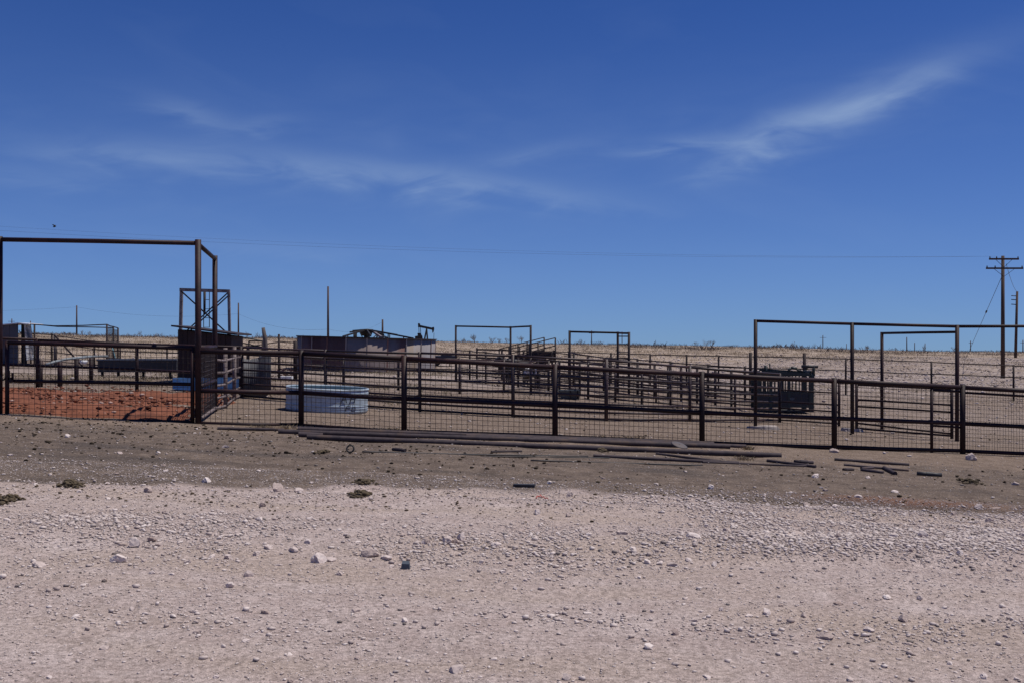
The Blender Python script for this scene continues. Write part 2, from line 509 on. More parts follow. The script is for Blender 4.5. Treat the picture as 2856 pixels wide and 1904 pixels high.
# ------------------------------------------------------------------ mesh helpers
class MB:
    def __init__(s):
        s.v = []
        s.f = []
        s.sm = []

    def add(s, v, f, smooth=False):
        b = len(s.v)
        s.v += [tuple(p) for p in v]
        for q in f:
            s.f.append(tuple(i + b for i in q))
            s.sm.append(smooth)
        return s

    def tube(s, pts, r, n=8, caps=True):
        pts = [Vector(p) for p in pts]
        rs = r if isinstance(r, (list, tuple)) else [r] * len(pts)
        V, Fc = [], []
        t0 = (pts[-1] - pts[0]).normalized()
        up = Vector((0, 0, 1)) if abs(t0.z) < 0.9 else Vector((0, 1, 0))
        for i, p in enumerate(pts):
            a = pts[max(i - 1, 0)]
            b = pts[min(i + 1, len(pts) - 1)]
            t = (b - a).normalized()
            sd = t.cross(up).normalized()
            u2 = sd.cross(t).normalized()
            for k in range(n):
                an = 2 * math.pi * k / n
                V.append(p + (sd * math.cos(an) + u2 * math.sin(an)) * rs[i])
        for i in range(len(pts) - 1):
            for k in range(n):
                k2 = (k + 1) % n
                Fc.append((i * n + k, i * n + k2, (i + 1) * n + k2, (i + 1) * n + k))
        s.add(V, Fc, n > 4)
        if caps:
            b = len(s.v) - len(V)
            s.f.append(tuple(b + k for k in range(n - 1, -1, -1)))
            s.f.append(tuple(b + (len(pts) - 1) * n + k for k in range(n)))
            s.sm += [False, False]
        return s

    def beam(s, p, q, w, h, up=(0, 0, 1)):
        p, q = Vector(p), Vector(q)
        t = (q - p).normalized()
        up = Vector(up)
        if abs(t.dot(up)) > 0.95:
            up = Vector((0, 1, 0))
        a = t.cross(up).normalized() * w / 2
        b = a.normalized().cross(t).normalized() * h / 2
        V = [p - a - b, p + a - b, p + a + b, p - a + b, q - a - b, q + a - b, q + a + b, q - a + b]
        return s.add(V, [(3, 2, 1, 0), (4, 5, 6, 7), (0, 1, 5, 4), (1, 2, 6, 5), (2, 3, 7, 6), (3, 0, 4, 7)])

    def box(s, lo, hi):
        x0, y0, z0 = lo
        x1, y1, z1 = hi
        V = [(x0, y0, z0), (x1, y0, z0), (x1, y1, z0), (x0, y1, z0), (x0, y0, z1), (x1, y0, z1), (x1, y1, z1), (x0, y1, z1)]
        return s.add(V, [(3, 2, 1, 0), (4, 5, 6, 7), (0, 1, 5, 4), (1, 2, 6, 5), (2, 3, 7, 6), (3, 0, 4, 7)])

    def prism(s, poly, d):
        """closed 3-D polygon extruded by the vector d"""
        n = len(poly)
        a = [Vector(p) for p in poly]
        b = [p + Vector(d) for p in a]
        Fc = [tuple(range(n)), tuple(range(2 * n - 1, n - 1, -1))]
        Fc += [(i, n + i, n + (i + 1) % n, (i + 1) % n) for i in range(n)]
        return s.add(a + b, Fc)

    def revolve(s, prof, c, n=48, tilt=None, smooth=True):
        c = Vector(c)
        V, Fc = [], []
        for k in range(n):
            an = 2 * math.pi * k / n
            for r, z in prof:
                p = Vector((r * math.cos(an), r * math.sin(an), z))
                if tilt is not None:
                    p = tilt @ p
                V.append(c + p)
        m_ = len(prof)
        for k in range(n):
            k2 = (k + 1) % n
            for i in range(m_ - 1):
                Fc.append((k * m_ + i, k2 * m_ + i, k2 * m_ + i + 1, k * m_ + i + 1))
        return s.add(V, Fc, smooth)

    def build(s, name, mat, parent=None, origin=None):
        o0 = Vector(origin) if origin is not None else (parent['_o'] if parent is not None and '_o' in parent else Vector((0, 0, 0)))
        o0 = Vector(o0)
        me = bpy.data.meshes.new(name)
        me.from_pydata([(p[0] - o0.x, p[1] - o0.y, p[2] - o0.z) for p in s.v], [], s.f)
        me.polygons.foreach_set('use_smooth', s.sm)
        me.materials.append(MATS[mat])
        me.update()
        o = bpy.data.objects.new(name, me)
        COL.objects.link(o)
        if parent is not None:
            o.parent = parent
            o['_o'] = tuple(o0)
            if '_o' not in parent:
                pass
        else:
            o.location = o0
            o['_o'] = tuple(o0)
        return o


def tag(o, label, cat, group=None, kind=None):
    o['label'] = label
    o['category'] = cat
    if group:
        o['group'] = group
    if kind:
        o['kind'] = kind
    return o


def thing(name, loc, label, cat, group=None):
    o = bpy.data.objects.new(name, None)
    COL.objects.link(o)
    o.location = loc
    o.empty_display_size = 0.2
    o['_o'] = tuple(loc)
    return tag(o, label, cat, group)


def jit(v, a):
    return Vector(v) + Vector((random.uniform(-a, a), random.uniform(-a, a), random.uniform(-a, a)))


# ------------------------------------------------------------------ ground sheet
def axis(parts):
    out = []
    for a, b, st in parts:
        out += list(np.arange(a, b, st))
    return np.array(out)


xs_pos = axis([(0, 13, 0.14), (13, 26, 0.5), (26, 90, 3), (90, 300, 15), (300, 1200, 100), (1200, 5001, 950)])
xs = np.concatenate([-xs_pos[:0:-1], xs_pos])
ys = axis([(-400, -40, 90), (-40, -4, 6), (-4, 4, 0.5), (4, 22, 0.11), (22, 40, 0.4), (40, 80, 1.2), (80, 170, 3), (170, 420, 20), (420, 1200, 120), (1200, 6001, 1200)])
XX, YY = np.meshgrid(xs, ys)
ZZ = gz(XX, YY)
nx, ny = len(xs), len(ys)


def grid_mesh(name, X, Y, Z, mat):
    r, c = X.shape
    me = bpy.data.meshes.new(name)
    nv = r * c
    me.vertices.add(nv)
    me.vertices.foreach_set('co', np.stack([X, Y, Z], -1).reshape(-1).astype(np.float32))
    idx = np.arange(nv).reshape(r, c)
    q = np.stack([idx[:-1, :-1], idx[:-1, 1:], idx[1:, 1:], idx[1:, :-1]], -1).reshape(-1, 4)
    me.loops.add(q.size)
    me.loops.foreach_set('vertex_index', q.reshape(-1).astype(np.int32))
    me.polygons.add(len(q))
    me.polygons.foreach_set('loop_start', (np.arange(len(q)) * 4).astype(np.int32))
    me.polygons.foreach_set('use_smooth', np.ones(len(q), bool))
    me.materials.append(MATS[mat])
    me.update(calc_edges=True)
    me.validate()
    o = bpy.data.objects.new(name, me)
    COL.objects.link(o)
    return o


ground = grid_mesh('ground', XX, YY, ZZ, 'ground')
ground['kind'] = 'structure'


def add_attr(o, nm, val):
    a = o.data.attributes.new(nm, 'FLOAT', 'POINT')
    a.data.foreach_set('value', val.reshape(-1).astype(np.float32))


yb = 11.55 + 0.10 * XX + vnoise(XX, YY, 3.5, 21) * 1.2 + vnoise(XX, YY, 1.0, 22) * 0.9 + vnoise(XX, YY, 0.35, 28) * 0.5
soil_m = sstep(-0.9, 1.3, YY - yb)
# behind the photographer the lot stays pale
pen_m = sstep(17.2, 19.2, YY + vnoise(XX, YY, 2.0, 23) * 1.5) * (1 - sstep(36, 50, YY - 0.35 * np.clip(XX, 0, 30) + vnoise(XX, YY, 4, 24) * 5))
rocky_m = sstep(34, 52, YY - 0.25 * np.clip(XX, 0, 30) + vnoise(XX, YY, 6, 25) * 9) * (1 - sstep(70, 105, YY - 0.9 * XX + vnoise(XX, YY, 12, 26) * 40))
rocky_m = np.maximum(rocky_m, sstep(22, 27, YY) * sstep(8, 13, XX) * 0.35)
hill_m = sstep(75, 110, YY - 0.55 * XX + vnoise(XX, YY, 15, 27) * 50) * sstep(45, 55, YY)
rust_m = np.exp(-(((XX - 5.2) / 1.3) ** 2 + ((YY - 13.0) / 0.45) ** 2)) * 0.45
for nm, v in (('soil', soil_m), ('pen', pen_m), ('rocky', rocky_m * 0.9), ('hill', hill_m), ('rust', rust_m)):
    add_attr(ground, nm, v)

# red dirt spread in the pen behind the tall gate
rx = np.arange(-17.5, -5.9, 0.12)
ry = np.arange(19.38, 31.2, 0.12)
RX, RY = np.meshgrid(rx, ry)
redge = -6.75 - (RY - 22.6) * 0.19 + vnoise(RX, RY, 1.0, 31) * 0.5
mk_ = sstep(19.3, 19.85, RY + vnoise(RX, RY, 0.6, 36) * 0.35) * (1 - sstep(27.6, 29.8, RY + vnoise(RX, RY, 1.2, 32) * 2.0)) * (1 - sstep(-0.5, 0.5, RX - redge)) * sstep(-17.5, -16.5, RX)
RZ = gz(RX, RY) + mk_ * (0.07 + vnoise(RX, RY, 0.7, 33) * 0.12 + vnoise(RX, RY, 0.27, 34) * 0.11 + vnoise(RX, RY, 1.9, 35) * (0.10 + 0.28 * sstep(26, 29, RY)) + vnoise(RX, RY, 0.9, 37) * 0.22 * sstep(26, 29, RY)) - (1 - mk_) * 0.16
red = grid_mesh('red_dirt_floor', RX, RY, RZ, 'red_dirt')
red['kind'] = 'structure'

# ------------------------------------------------------------------ fences
ALLP = {}


def mesh_panel(root, a0, a1, b0, b1, sx=0.102, sz=0.094, r=0.0038):
    """welded wire between the bottom line a0-a1 and the top line b0-b1"""
    a0, a1, b0, b1 = map(Vector, (a0, a1, b0, b1))
    mb = MB()
    nxw = max(2, int((a1 - a0).length / sx))
    nzw = max(2, int((b0 - a0).length / sz))
    for i in range(1, nxw):
        t = i / nxw + random.uniform(-0.002, 0.002)
        p, q = a0.lerp(a1, t), b0.lerp(b1, t)
        mid = jit(p.lerp(q, 0.5), 0.008)
        mb.tube([p, mid, q], r, 4, False)
    for j in range(1, nzw):
        t = j / nzw
        p, q = a0.lerp(b0, t), a1.lerp(b1, t)
        o_ = Vector((0, -0.006, 0))
        k1, k2 = jit(p.lerp(q, 0.33), 0.008), jit(p.lerp(q, 0.66), 0.008)
        mb.tube([p + o_, k1 + o_, k2 + o_, q + o_], r, 4, False)
    o = mb.build('wire_mesh', 'wire', root)
    o['kind'] = 'stuff'
    return o


def post_part(root, base, ztop, r, mat='pipe', n=10, lean=0.006, name='post'):
    b = Vector(base)
    top = Vector((b.x + random.uniform(-lean, lean), b.y + random.uniform(-lean, lean), ztop))
    mb = MB()
    mb.tube([b - Vector((0, 0, 0.18)), top], r, n)
    mb.build(name, mat, root)
    return top


def rail_part(root, p, q, r, mat='pipe', n=8, sag=0.008, name='rail'):
    p, q = Vector(p), Vector(q)
    mb = MB()
    md = p.lerp(q, 0.5) + Vector((random.uniform(-sag, sag), random.uniform(-sag, sag), random.uniform(-sag, sag * 0.5)))
    mb.tube([p, md, q], r, n)
    return mb.build(name, mat, root)


def fence(name, label, posts, rails, pr, rr, mat='pipe', group=None, n=8, skip=(), cap=0.02):
    """posts: (base Vector, ztop); rails: fractions of the height"""
    root = thing(name, posts[0][0], label, 'fence', group)
    for b, zt in posts:
        post_part(root, b, zt + cap, pr * random.uniform(0.95, 1.05), mat, n)
    for i in range(len(posts) - 1):
        if i in skip:
            continue
        (b0, t0), (b1, t1) = posts[i], posts[i + 1]
        for f_ in rails:
            p = Vector((b0.x, b0.y, b0.z + (t0 - b0.z) * f_))
            q = Vector((b1.x, b1.y, b1.z + (t1 - b1.z) * f_))
            rail_part(root, jit(p, 0.008), jit(q, 0.008), rr, mat, max(6, n - 2))
    return root


def P(sx, sb, st):
    b = G(sx, sb)
    return (b, EYE - (st - CY) / F * b.y)


def PY(sx, Y, H):
    b = at_Y(sx, Y)
    return (b, b.z + H)


def PT(sx, Y, st):
    b = at_Y(sx, Y)
    return (b, EYE - (st - CY) / F * Y)


# front fence ----------------------------------------------------------
fp = [P(840, 1184, 978), P(1127, 1205, 992), P(1548, 1223, 1016), P(1958, 1239, 1037), P(2327, 1252, 1055), P(2685, 1265, 1073), P(3075, 1282, 1095), P(3480, 1300, 1118)]
c0 = P(553, 1179, 972)
front = thing('pipe_fence', fp[0][0], 'long dark pipe fence with square wire mesh across the front of the pens', 'fence')
ftops = [c0] + fp
for b, zt in fp:
    post_part(front, b, zt + 0.015, 0.058, 'pipe', 14, 0.004)
for i in range(len(ftops) - 1):
    (b0, t0), (b1, t1) = ftops[i], ftops[i + 1]
    def at_h(b, t, h):
        return Vector((b.x, b.y, h))
    e0 = Vector((0.058, 0, 0))
    rail_part(front, Vector((b0.x, b0.y, t0 - 0.05)), Vector((b1.x, b1.y, t1 - 0.05)), 0.048, 'pipe', 12, 0.006)
    m0, m1 = b0.z + 0.44 * (t0 - b0.z), b1.z + 0.44 * (t1 - b1.z)
    rail_part(front, Vector((b0.x, b0.y, m0)), Vector((b1.x, b1.y, m1)), 0.045, 'pipe', 12, 0.006)
    lift = [0.0, 0.0, 0.02, 0.02, 0.035, 0.055, 0.06, 0.06][i]
    rail_part(front, Vector((b0.x, b0.y, b0.z + lift)), Vector((b1.x, b1.y, b1.z + lift + 0.01)), 0.042, 'pipe', 10, 0.012)
    dx, dz = (0.102, 0.094) if i < 6 else (0.062, 0.085)
    off = Vector((0, 0.05, 0))
    mesh_panel(front, b0 + off, b1 + off, Vector((b0.x, b0.y + 0.05, t0 - 0.06)), Vector((b1.x, b1.y + 0.05, t1 - 0.06)), dx, dz, 0.0042 if i < 4 else 0.0036)
# narrow walk-through leaf near the right end
b0, b1 = fp[4], fp[5]
tq = 0.755
qb = b0[0].lerp(b1[0], tq)
qt = b0[1] * (1 - tq) + b1[1] * tq
post_part(front, qb, qt - 0.10, 0.032, 'pipe', 10, name='stile')
rail_part(front, Vector((qb.x, qb.y, qt - 0.14)), Vector((b1[0].x, b1[0].y, b1[1] - 0.14)), 0.026, 'pipe', 8)
rail_part(front, Vector((b1[0].x, b1[0].y, b1[1] - 0.16)), Vector((fp[6][0].x, fp[6][0].y, fp[6][1] - 0.16)), 0.026, 'pipe', 8)
rail_part(front, Vector((qb.x, qb.y, qb.z + 0.58)), Vector((b1[0].x, b1[0].y, b1[0].z + 0.56)), 0.024, 'pipe', 8)

# tall overhead gateway on the left --------------------------------------
c1b = Vector(c0[0])
g1 = W(557, 673, c1b.y)
leftb = at_Y(-2, c1b.y * 0.995)
lt = W(-2, 664, leftb.y)
p2b = at_Y(599, 22.7)
p2t = W(603, 717, 22.7).z
gate_root = thing('gateway', c1b, 'tall dark pipe gateway with a crossbar high over the red dirt pen', 'gateway')
post_part(gate_root, c1b, g1.z + 0.03, 0.060, 'pipe', 16)
post_part(gate_root, leftb, lt.z + 0.03, 0.060, 'pipe', 16)
post_part(gate_root, p2b, p2t + 0.03, 0.058, 'pipe', 16)
rail_part(gate_root, Vector((leftb.x, leftb.y, lt.z - 0.03)), Vector((c1b.x, c1b.y, g1.z - 0.04)), 0.045, 'pipe', 14, 0.012, 'crossbar')
rail_part(gate_root, Vector((c1b.x, c1b.y, g1.z - 0.06)), Vector((p2b.x, p2b.y, p2t - 0.04)), 0.045, 'pipe', 14, 0.004, 'crossbar')
# side panel of mesh between the corner post and the next
sd = Vector((0.02, 0, 0))
zt1, zt2 = c0[1], p2b.z + (c0[1] - c0[0].z)
mesh_panel(gate_root, c1b + Vector((0.03, 0.06, 0.05)), p2b + Vector((0.03, -0.06, 0.05)), Vector((c1b.x + 0.03, c1b.y + 0.06, zt1)), Vector((p2b.x + 0.03, p2b.y - 0.06, zt2)), 0.102, 0.094, 0.005)
for f_, mt in ((0.02, 'pipe_worn'), (0.45, 'pipe'), (0.97, 'pipe')):
    rail_part(gate_root, Vector((c1b.x + 0.02, c1b.y, c1b.z + 0.06 + (zt1 - c1b.z) * f_)), Vector((p2b.x + 0.02, p2b.y, p2b.z + 0.05 + (zt2 - p2b.z) * f_)), 0.042, mt, 10)

# the wide mesh gate hung in it
gl = at_Y(20, c1b.y * 0.995)
gr_ = at_Y(537, c1b.y)
gate = thing('gate', gl, 'wide dark pipe gate with wire mesh closing off the red dirt pen', 'gate')
zl, zr = W(20, 955, gl.y).z, W(537, 971, gr_.y).z
zbl, zbr = W(20, 1166, gl.y).z, W(537, 1176, gr_.y).z
zml, zmr = W(20, 1061, gl.y).z, W(537, 1071, gr_.y).z
for p_, a_, b_ in ((gl, zbl, zl), (gr_, zbr, zr)):
    mb = MB()
    mb.tube([Vector((p_.x, p_.y, a_ - 0.03)), Vector((p_.x, p_.y, b_ + 0.03))], 0.040, 12)
    mb.build('stile', 'pipe', gate)
for a_, b_, rr_ in ((zl, zr, 0.040), (zml, zmr, 0.036), (zbl, zbr, 0.036)):
    rail_part(gate, Vector((gl.x, gl.y, a_)), Vector((gr_.x, gr_.y, b_)), rr_, 'pipe', 12, 0.004)
for hz_ in (zbr + 0.18, zr - 0.2):
    MB().tube([Vector((gr_.x + 0.03, gr_.y, hz_ - 0.06)), Vector((gr_.x + 0.03, gr_.y, hz_ + 0.06))], 0.024, 8).build('hinge', 'pipe_old', gate)
    MB().beam(Vector((gr_.x + 0.03, gr_.y, hz_)), Vector((c1b.x - 0.05, c1b.y, hz_)), 0.03, 0.05).build('hinge_strap', 'pipe_old', gate)
# left of the leaf, towards the frame edge, the fence goes on
mesh_panel(gate, Vector((gl.x, gl.y + 0.04, zbl)), Vector((gr_.x, gr_.y + 0.04, zbr)), Vector((gl.x, gl.y + 0.04, zl)), Vector((gr_.x, gr_.y + 0.04, zr)), 0.102, 0.094, 0.0042)
mb = MB()
mb.beam(Vector((gl.x + 0.04, gl.y - 0.03, zml + 0.02)), Vector((gl.x + 0.14, gl.y - 0.03, zml + 0.02)), 0.03, 0.10)
mb.beam(Vector((gl.x + 0.12, gl.y - 0.03, zml + 0.02)), Vector((gl.x + 0.12, gl.y - 0.03, zml + 0.16)), 0.03, 0.03)
mb.beam(Vector((gl.x + 0.05, gl.y - 0.03, zml + 0.02)), Vector((gl.x + 0.05, gl.y - 0.03, zml + 0.2)), 0.03, 0.03)
mb.build('latch', 'pipe', gate)
mb = MB()
k0 = Vector((leftb.x + 0.05, leftb.y - 0.06, zml + 0.12))
k1 = Vector((gl.x, gl.y - 0.05, zml + 0.1))
pts = [k0.lerp(k1, i / 8) - Vector((0, 0, 0.10 * math.sin(math.pi * i / 8))) for i in range(9)]
mb.tube(pts, 0.012, 5)
mb.build('chain', 'dark_steel', gate)

# side fence running back from the gateway, pale worn rails -----------------
sf = [(p2b, zt2), P(629, 1137, 972), P(654, 1117, 969), P(671, 1109, 967)]
fence('pipe_fence', 'five rail pipe fence running back from the gateway beside the blue trough', sf, [0.04, 0.20, 0.40, 0.60, 0.80], 0.048, 0.030, 'pipe_worn', None, 10)
for b, zt in sf[1:]:
    pass
cor = sf[-1]

# back fence of the red pen ----------------------------------------------
bf = [PT(-130, 30.2, 938), PT(104, 30.4, 946), PT(382, 30.6, 958), (cor[0], cor[1])]
fence('pipe_fence', 'plain two rail pipe fence along the back of the red dirt pen', bf, [0.99, 0.46], 0.055, 0.040, 'pipe', None, 10)
brace = thing('brace_post', at_Y(114, 30.9), 'stout doubled brace post behind the back corner of the red pen', 'post')
post_part(brace, at_Y(114, 30.9), W(114, 1005, 30.9).z, 0.06, 'pipe', 10)

# fence B: many thin rails behind the galvanised tank -------------------------
fb = [(cor[0] + Vector((0.02, 0.1, 0)), cor[1]), PT(908, 28.2, 976), PT(1171, 26.8, 983), PT(1431, 26.2, 990), PT(1691, 26.4, 1003), PT(1924, 28.0, 1022), PT(2175, 30.0, 1042)]
fence('pipe_fence', 'close railed pipe fence standing behind the round galvanised stock tank', fb, [0.03, 0.14, 0.27, 0.41, 0.55, 0.70, 0.85, 0.99], 0.048, 0.030, 'pipe_old', None, 10)

# overhead gateway on the right ------------------------------------------------
k = [PT(2107, 26.4, 891), PT(2377, 25.9, 899), PT(2669, 25.3, 906), PT(3120, 27.0, 906)]
kr = thing('gateway', k[0][0], 'long dark pipe gateway with a high crossbar over the cattle chute', 'gateway')
for b, zt in k:
    post_part(kr, b, zt, 0.050, 'pipe', 12)
for i in range(3):
    rail_part(kr, Vector((k[i][0].x, k[i][0].y, k[i][1] - 0.04)), Vector((k[i + 1][0].x, k[i + 1][0].y, k[i + 1][1] - 0.04)), 0.040, 'pipe', 10, 0.01, 'crossbar')
l1 = PT(2460, 28.6, 926)
lr = thing('gateway', l1[0], 'lower dark pipe gateway branching off beneath the long high crossbar', 'gateway')
post_part(lr, l1[0], l1[1], 0.046, 'pipe', 12)
rail_part(lr, Vector((l1[0].x, l1[0].y, l1[1] - 0.035)), Vector((k[2][0].x, k[2][0].y, W(2669, 926, 25.3).z)), 0.036, 'pipe', 10, 0.01, 'crossbar')

# fence between the right gateway posts and an open leaf ----------------------
rf = [PT(2340, 28.6, 1058), PT(2460, 28.7, 1068)]
rr_ = fence('pipe_fence', 'short run of pipe fence between the chute and the lower gateway', [PT(2175, 29.8, 1046), PT(2340, 29.0, 1056)], [0.05, 0.30, 0.45, 0.70, 0.97], 0.042, 0.026, 'pipe', None, 8)
lg = [PT(2389, 27.2, 1068), PT(2655, 26.2, 1080)]
leaf = thing('gate', lg[0][0], 'open pipe gate leaf with a mesh half behind the narrow walk-through', 'gate')
for b, zt in lg:
    post_part(leaf, b, zt, 0.042, 'pipe', 10, name='stile')
for f_ in (0.06, 0.17, 0.52, 0.66, 0.97):
    rail_part(leaf, Vector((lg[0][0].x, lg[0][0].y, lg[0][0].z + (lg[0][1] - lg[0][0].z) * f_)), Vector((lg[1][0].x, lg[1][0].y, lg[1][0].z + (lg[1][1] - lg[1][0].z) * (f_ if f_ != 0.17 else 0.1))), 0.026, 'pipe', 8)
mesh_panel(leaf, lg[0][0] + Vector((0, 0.04, 0.85)), lg[1][0] + Vector((0, 0.04, 0.85)), Vector((lg[0][0].x, lg[0][0].y + 0.04, lg[0][1])), Vector((lg[1][0].x, lg[1][0].y + 0.04, lg[1][1])), 0.1, 0.1, 0.0035)

# far two rail fence across the pale rocky slope --------------------------------
nf = [PT(1330, 58, 975), PT(1423, 55, 977), PT(1586, 52, 980), PT(1704, 50, 984), PT(1813, 48.5, 987), PT(1915, 47.5, 989), PT(2004, 46.8, 991), PT(2093, 46, 993), PT(2244, 45.5, 995), PT(2359, 45, 999), PT(2598, 44.5, 1008), PT(2827, 44, 1018), PT(3080, 44, 1030)]
nfr = fence('pipe_fence', 'far two rail pipe fence crossing the pale rocky slope', nf, [0.985, 0.66, 0.33], 0.045, 0.026, 'pipe_far', None, 8)

for sx_, Y_, st_ in ((2093, 45.9, 982), (2244, 45.4, 984)):
    post_part(nfr, at_Y(sx_, Y_), W(sx_, st_, Y_).z, 0.075, 'pipe_far', 8)

# alley fences in the working pens ------------------------------------------------
e1 = [PT(1273, 49, 974), PT(1310, 47.5, 977), PT(1355, 46, 981), PT(1405, 44.6, 987), PT(1445, 43.6, 991), PT(1500, 42.4, 998), PT(1560, 41.2, 1006), PT(1617, 40, 1012)]
fence('pipe_fence', 'slanting alley fence running between the two middle gateways', e1, [0.06, 0.24, 0.42, 0.6, 0.78, 0.98], 0.045, 0.027, 'pipe_far', None, 8)
e2 = [PT(1590, 46, 982), PT(1640, 44.2, 990), PT(1684, 43, 997), PT(1720, 42, 1002), PT(1778, 40.5, 1009), PT(1826, 39.6, 1014), PT(1863, 38.9, 1018), PT(1900, 38.2, 1021), PT(1944, 37.5, 1025), PT(1995, 36.8, 1030), PT(2040, 36.2, 1034), PT(2100, 35.5, 1039)]
fence('pipe_fence', 'closely posted alley fence leading from the ladder gateway to the chute', e2, [0.08, 0.26, 0.44, 0.62, 0.8, 0.99], 0.050, 0.028, 'pipe_old', None, 8)
e3 = [PT(1600, 50, 985), PT(1700, 47.5, 996), PT(1778, 45.5, 1000), PT(1870, 43, 1008), PT(1975, 41, 1016), PT(2078, 39, 1022), PT(2130, 38, 1026)]
fence('pipe_fence', 'second alley fence just beyond the closely posted one', e3, [0.1, 0.3, 0.5, 0.7, 0.97], 0.050, 0.027, 'pipe_far', None, 8)
e4 = [PT(1010, 40, 1002), PT(1111, 38.2, 998), PT(1282, 37.6, 998), PT(1400, 38, 1002)]
fence('pipe_fence', 'low three rail pipe fence behind the close railed one', [PT(958, 38.5, 996), PT(1111, 38, 997), PT(1282, 37.6, 999), PT(1405, 39.5, 1003), PT(1530, 41.5, 1006)], [0.08, 0.38, 0.68, 0.98], 0.050, 0.028, 'pipe_old', None, 8)
e5 = [PT(1481, 39, 997), PT(1560, 38, 1005), PT(1640, 37, 1012), PT(1716, 36.2, 1019), PT(1790, 35.4, 1026), PT(1870, 34.6, 1032), PT(1960, 33.8, 1039), PT(2050, 33, 1045)]
fence('pipe_fence', 'long alley fence slanting from the speckled calf towards the chute', e5, [0.08, 0.24, 0.40, 0.56, 0.72, 0.98], 0.045, 0.027, 'pipe_old', None, 8)
e6 = [PT(1330, 51, 970), PT(1400, 50, 972), PT(1460, 49, 976), PT(1540, 48, 980), PT(1600, 47, 986)]
fence('pipe_fence', 'rail fence in front of the loading chute foot', e6, [0.1, 0.3, 0.5, 0.7, 0.97], 0.05, 0.028, 'pipe_far', None, 8)
sw = thing('swing_gate', PT(1718, 39, 1012)[0], 'dark swing gate folded against the closely posted alley fence', 'gate')
s0, s1 = PT(1716, 38.6, 1016), PT(1830, 36.6, 1028)
for b, zt in (s0, s1):
    post_part(sw, b, zt, 0.04, 'pipe_old', 8, name='stile')
for f_ in (0.15, 0.32, 0.48, 0.64, 0.8, 0.97):
    rail_part(sw, s0[0].lerp(s0[0] + Vector((0, 0, s0[1] - s0[0].z)), f_), s1[0].lerp(s1[0] + Vector((0, 0, s1[1] - s1[0].z)), f_), 0.026, 'pipe_old', 6)
# far left rails on the hillside
gf = [PT(86, 62, 928), PT(145, 60, 931), PT(157, 59.5, 934), PT(263, 57, 950), PT(335, 55, 957), PT(466, 53, 961), PT(600, 51, 963), PT(690, 50, 963), PT(778, 49, 950), PT(826, 48.4, 952)]
fence('pipe_fence', 'four rail pipe fence on the hillside beyond the dark pump house', gf, [0.12, 0.42, 0.7, 0.97], 0.05, 0.028, 'pipe_far', None, 8)
# thick post with a long diagonal brace
tp = at_Y(154, 59)
dp = thing('brace_post', tp, 'thick gate post with a long diagonal brace beside the tin shed', 'post')
post_part(dp, tp, W(154, 931, 59).z, 0.10, 'weathered_wood', 8)
rail_part(dp, Vector((tp.x, tp.y - 0.1, W(154, 935, 59).z)), at_Y(230, 57.5) + Vector((0, 0, 0.05)), 0.05, 'pipe_far', 8, 0.01, 'brace')

# middle gateways ---------------------------------------------------------------
def gateway(label, pts, r=0.05, ladder=None):
    root = thing('gateway', pts[0][0], label, 'gateway')
    for b, zt in pts:
        post_part(root, b, zt, r, 'pipe_far', 10)
    for i in range(len(pts) - 1):
        rail_part(root, Vector((pts[i][0].x, pts[i][0].y, pts[i][1] - 0.05)), Vector((pts[i + 1][0].x, pts[i + 1][0].y, pts[i + 1][1] - 0.05)), r * 0.8, 'pipe_far', 8, 0.01, 'crossbar')
    return root


go = gateway('thin three post pipe gateway beside the sloping loading chute', [PT(1271, 50, 907), PT(1424, 48.5, 910), PT(1480, 45.5, 907)], 0.050)
gq = gateway('thin pipe gateway with ladder rungs between its two end posts', [PT(1589, 43, 922), PT(1723, 42, 925), PT(1754, 40.5, 926)], 0.052)
pa, pb = PT(1723, 42, 925), PT(1754, 40.5, 926)
for sy in (938, 960, 982, 998, 1010):
    a_ = Vector((pa[0].x, pa[0].y, W(0, sy, 42).z))
    b_ = Vector((pb[0].x, pb[0].y, W(0, sy, 40.5).z))
    rail_part(gq, a_, b_, 0.026, 'pipe_far', 6, 0.0, 'rung')

# loading chute --------------------------------------------------------------------
lc = thing('loading_chute', at_Y(1400, 54), 'sloping pipe loading chute rising to the right behind the alley fences', 'loading chute')
for (x0, y0, x1, y1, Yd) in ((1392, 973, 1518, 941, 56.0), (1421, 974, 1549, 942, 54.2)):
    for dz in (0, 0.42, 0.84, 1.2):
        p_, q_ = W(x0, y0, Yd), W(x1, y1, Yd)
        rail_part(lc, p_ - Vector((0, 0, dz)), q_ - Vector((0, 0, dz)), 0.030, 'pipe_far', 6, 0.005)
    for t in (0.0, 0.22, 0.42, 0.62, 1.0):
        p_ = W(x0, y0, Yd).lerp(W(x1, y1, Yd), t)
        post_part(lc, Vector((p_.x, p_.y, gzf(p_.x, p_.y))), p_.z, 0.040, 'pipe_far', 8)
for (x0, y0, x1, y1, Yd) in ((1392, 973, 1518, 941, 56.06), (1421, 974, 1549, 942, 54.26)):
    for kk in range(3):
        p_, q_ = W(x0, y0, Yd) - Vector((0, 0, 0.74 + 0.2 * kk)), W(x1, y1, Yd) - Vector((0, 0, 0.74 + 0.2 * kk))
        MB().beam(p_, q_, 0.04, 0.17).build('side_plank', 'pole_wood', lc)
nb = 16
for i in range(nb):
    t = (i + 0.5) / nb
    a_ = W(1392, 973, 56).lerp(W(1518, 941, 56), t) - Vector((0, 0, 1.28))
    b_ = W(1421, 974, 54.2).lerp(W(1549, 942, 54.2), t) - Vector((0, 0, 1.28))
    MB().beam(a_, b_, 0.14, 0.05).build('deck_plank', 'pole_wood', lc)

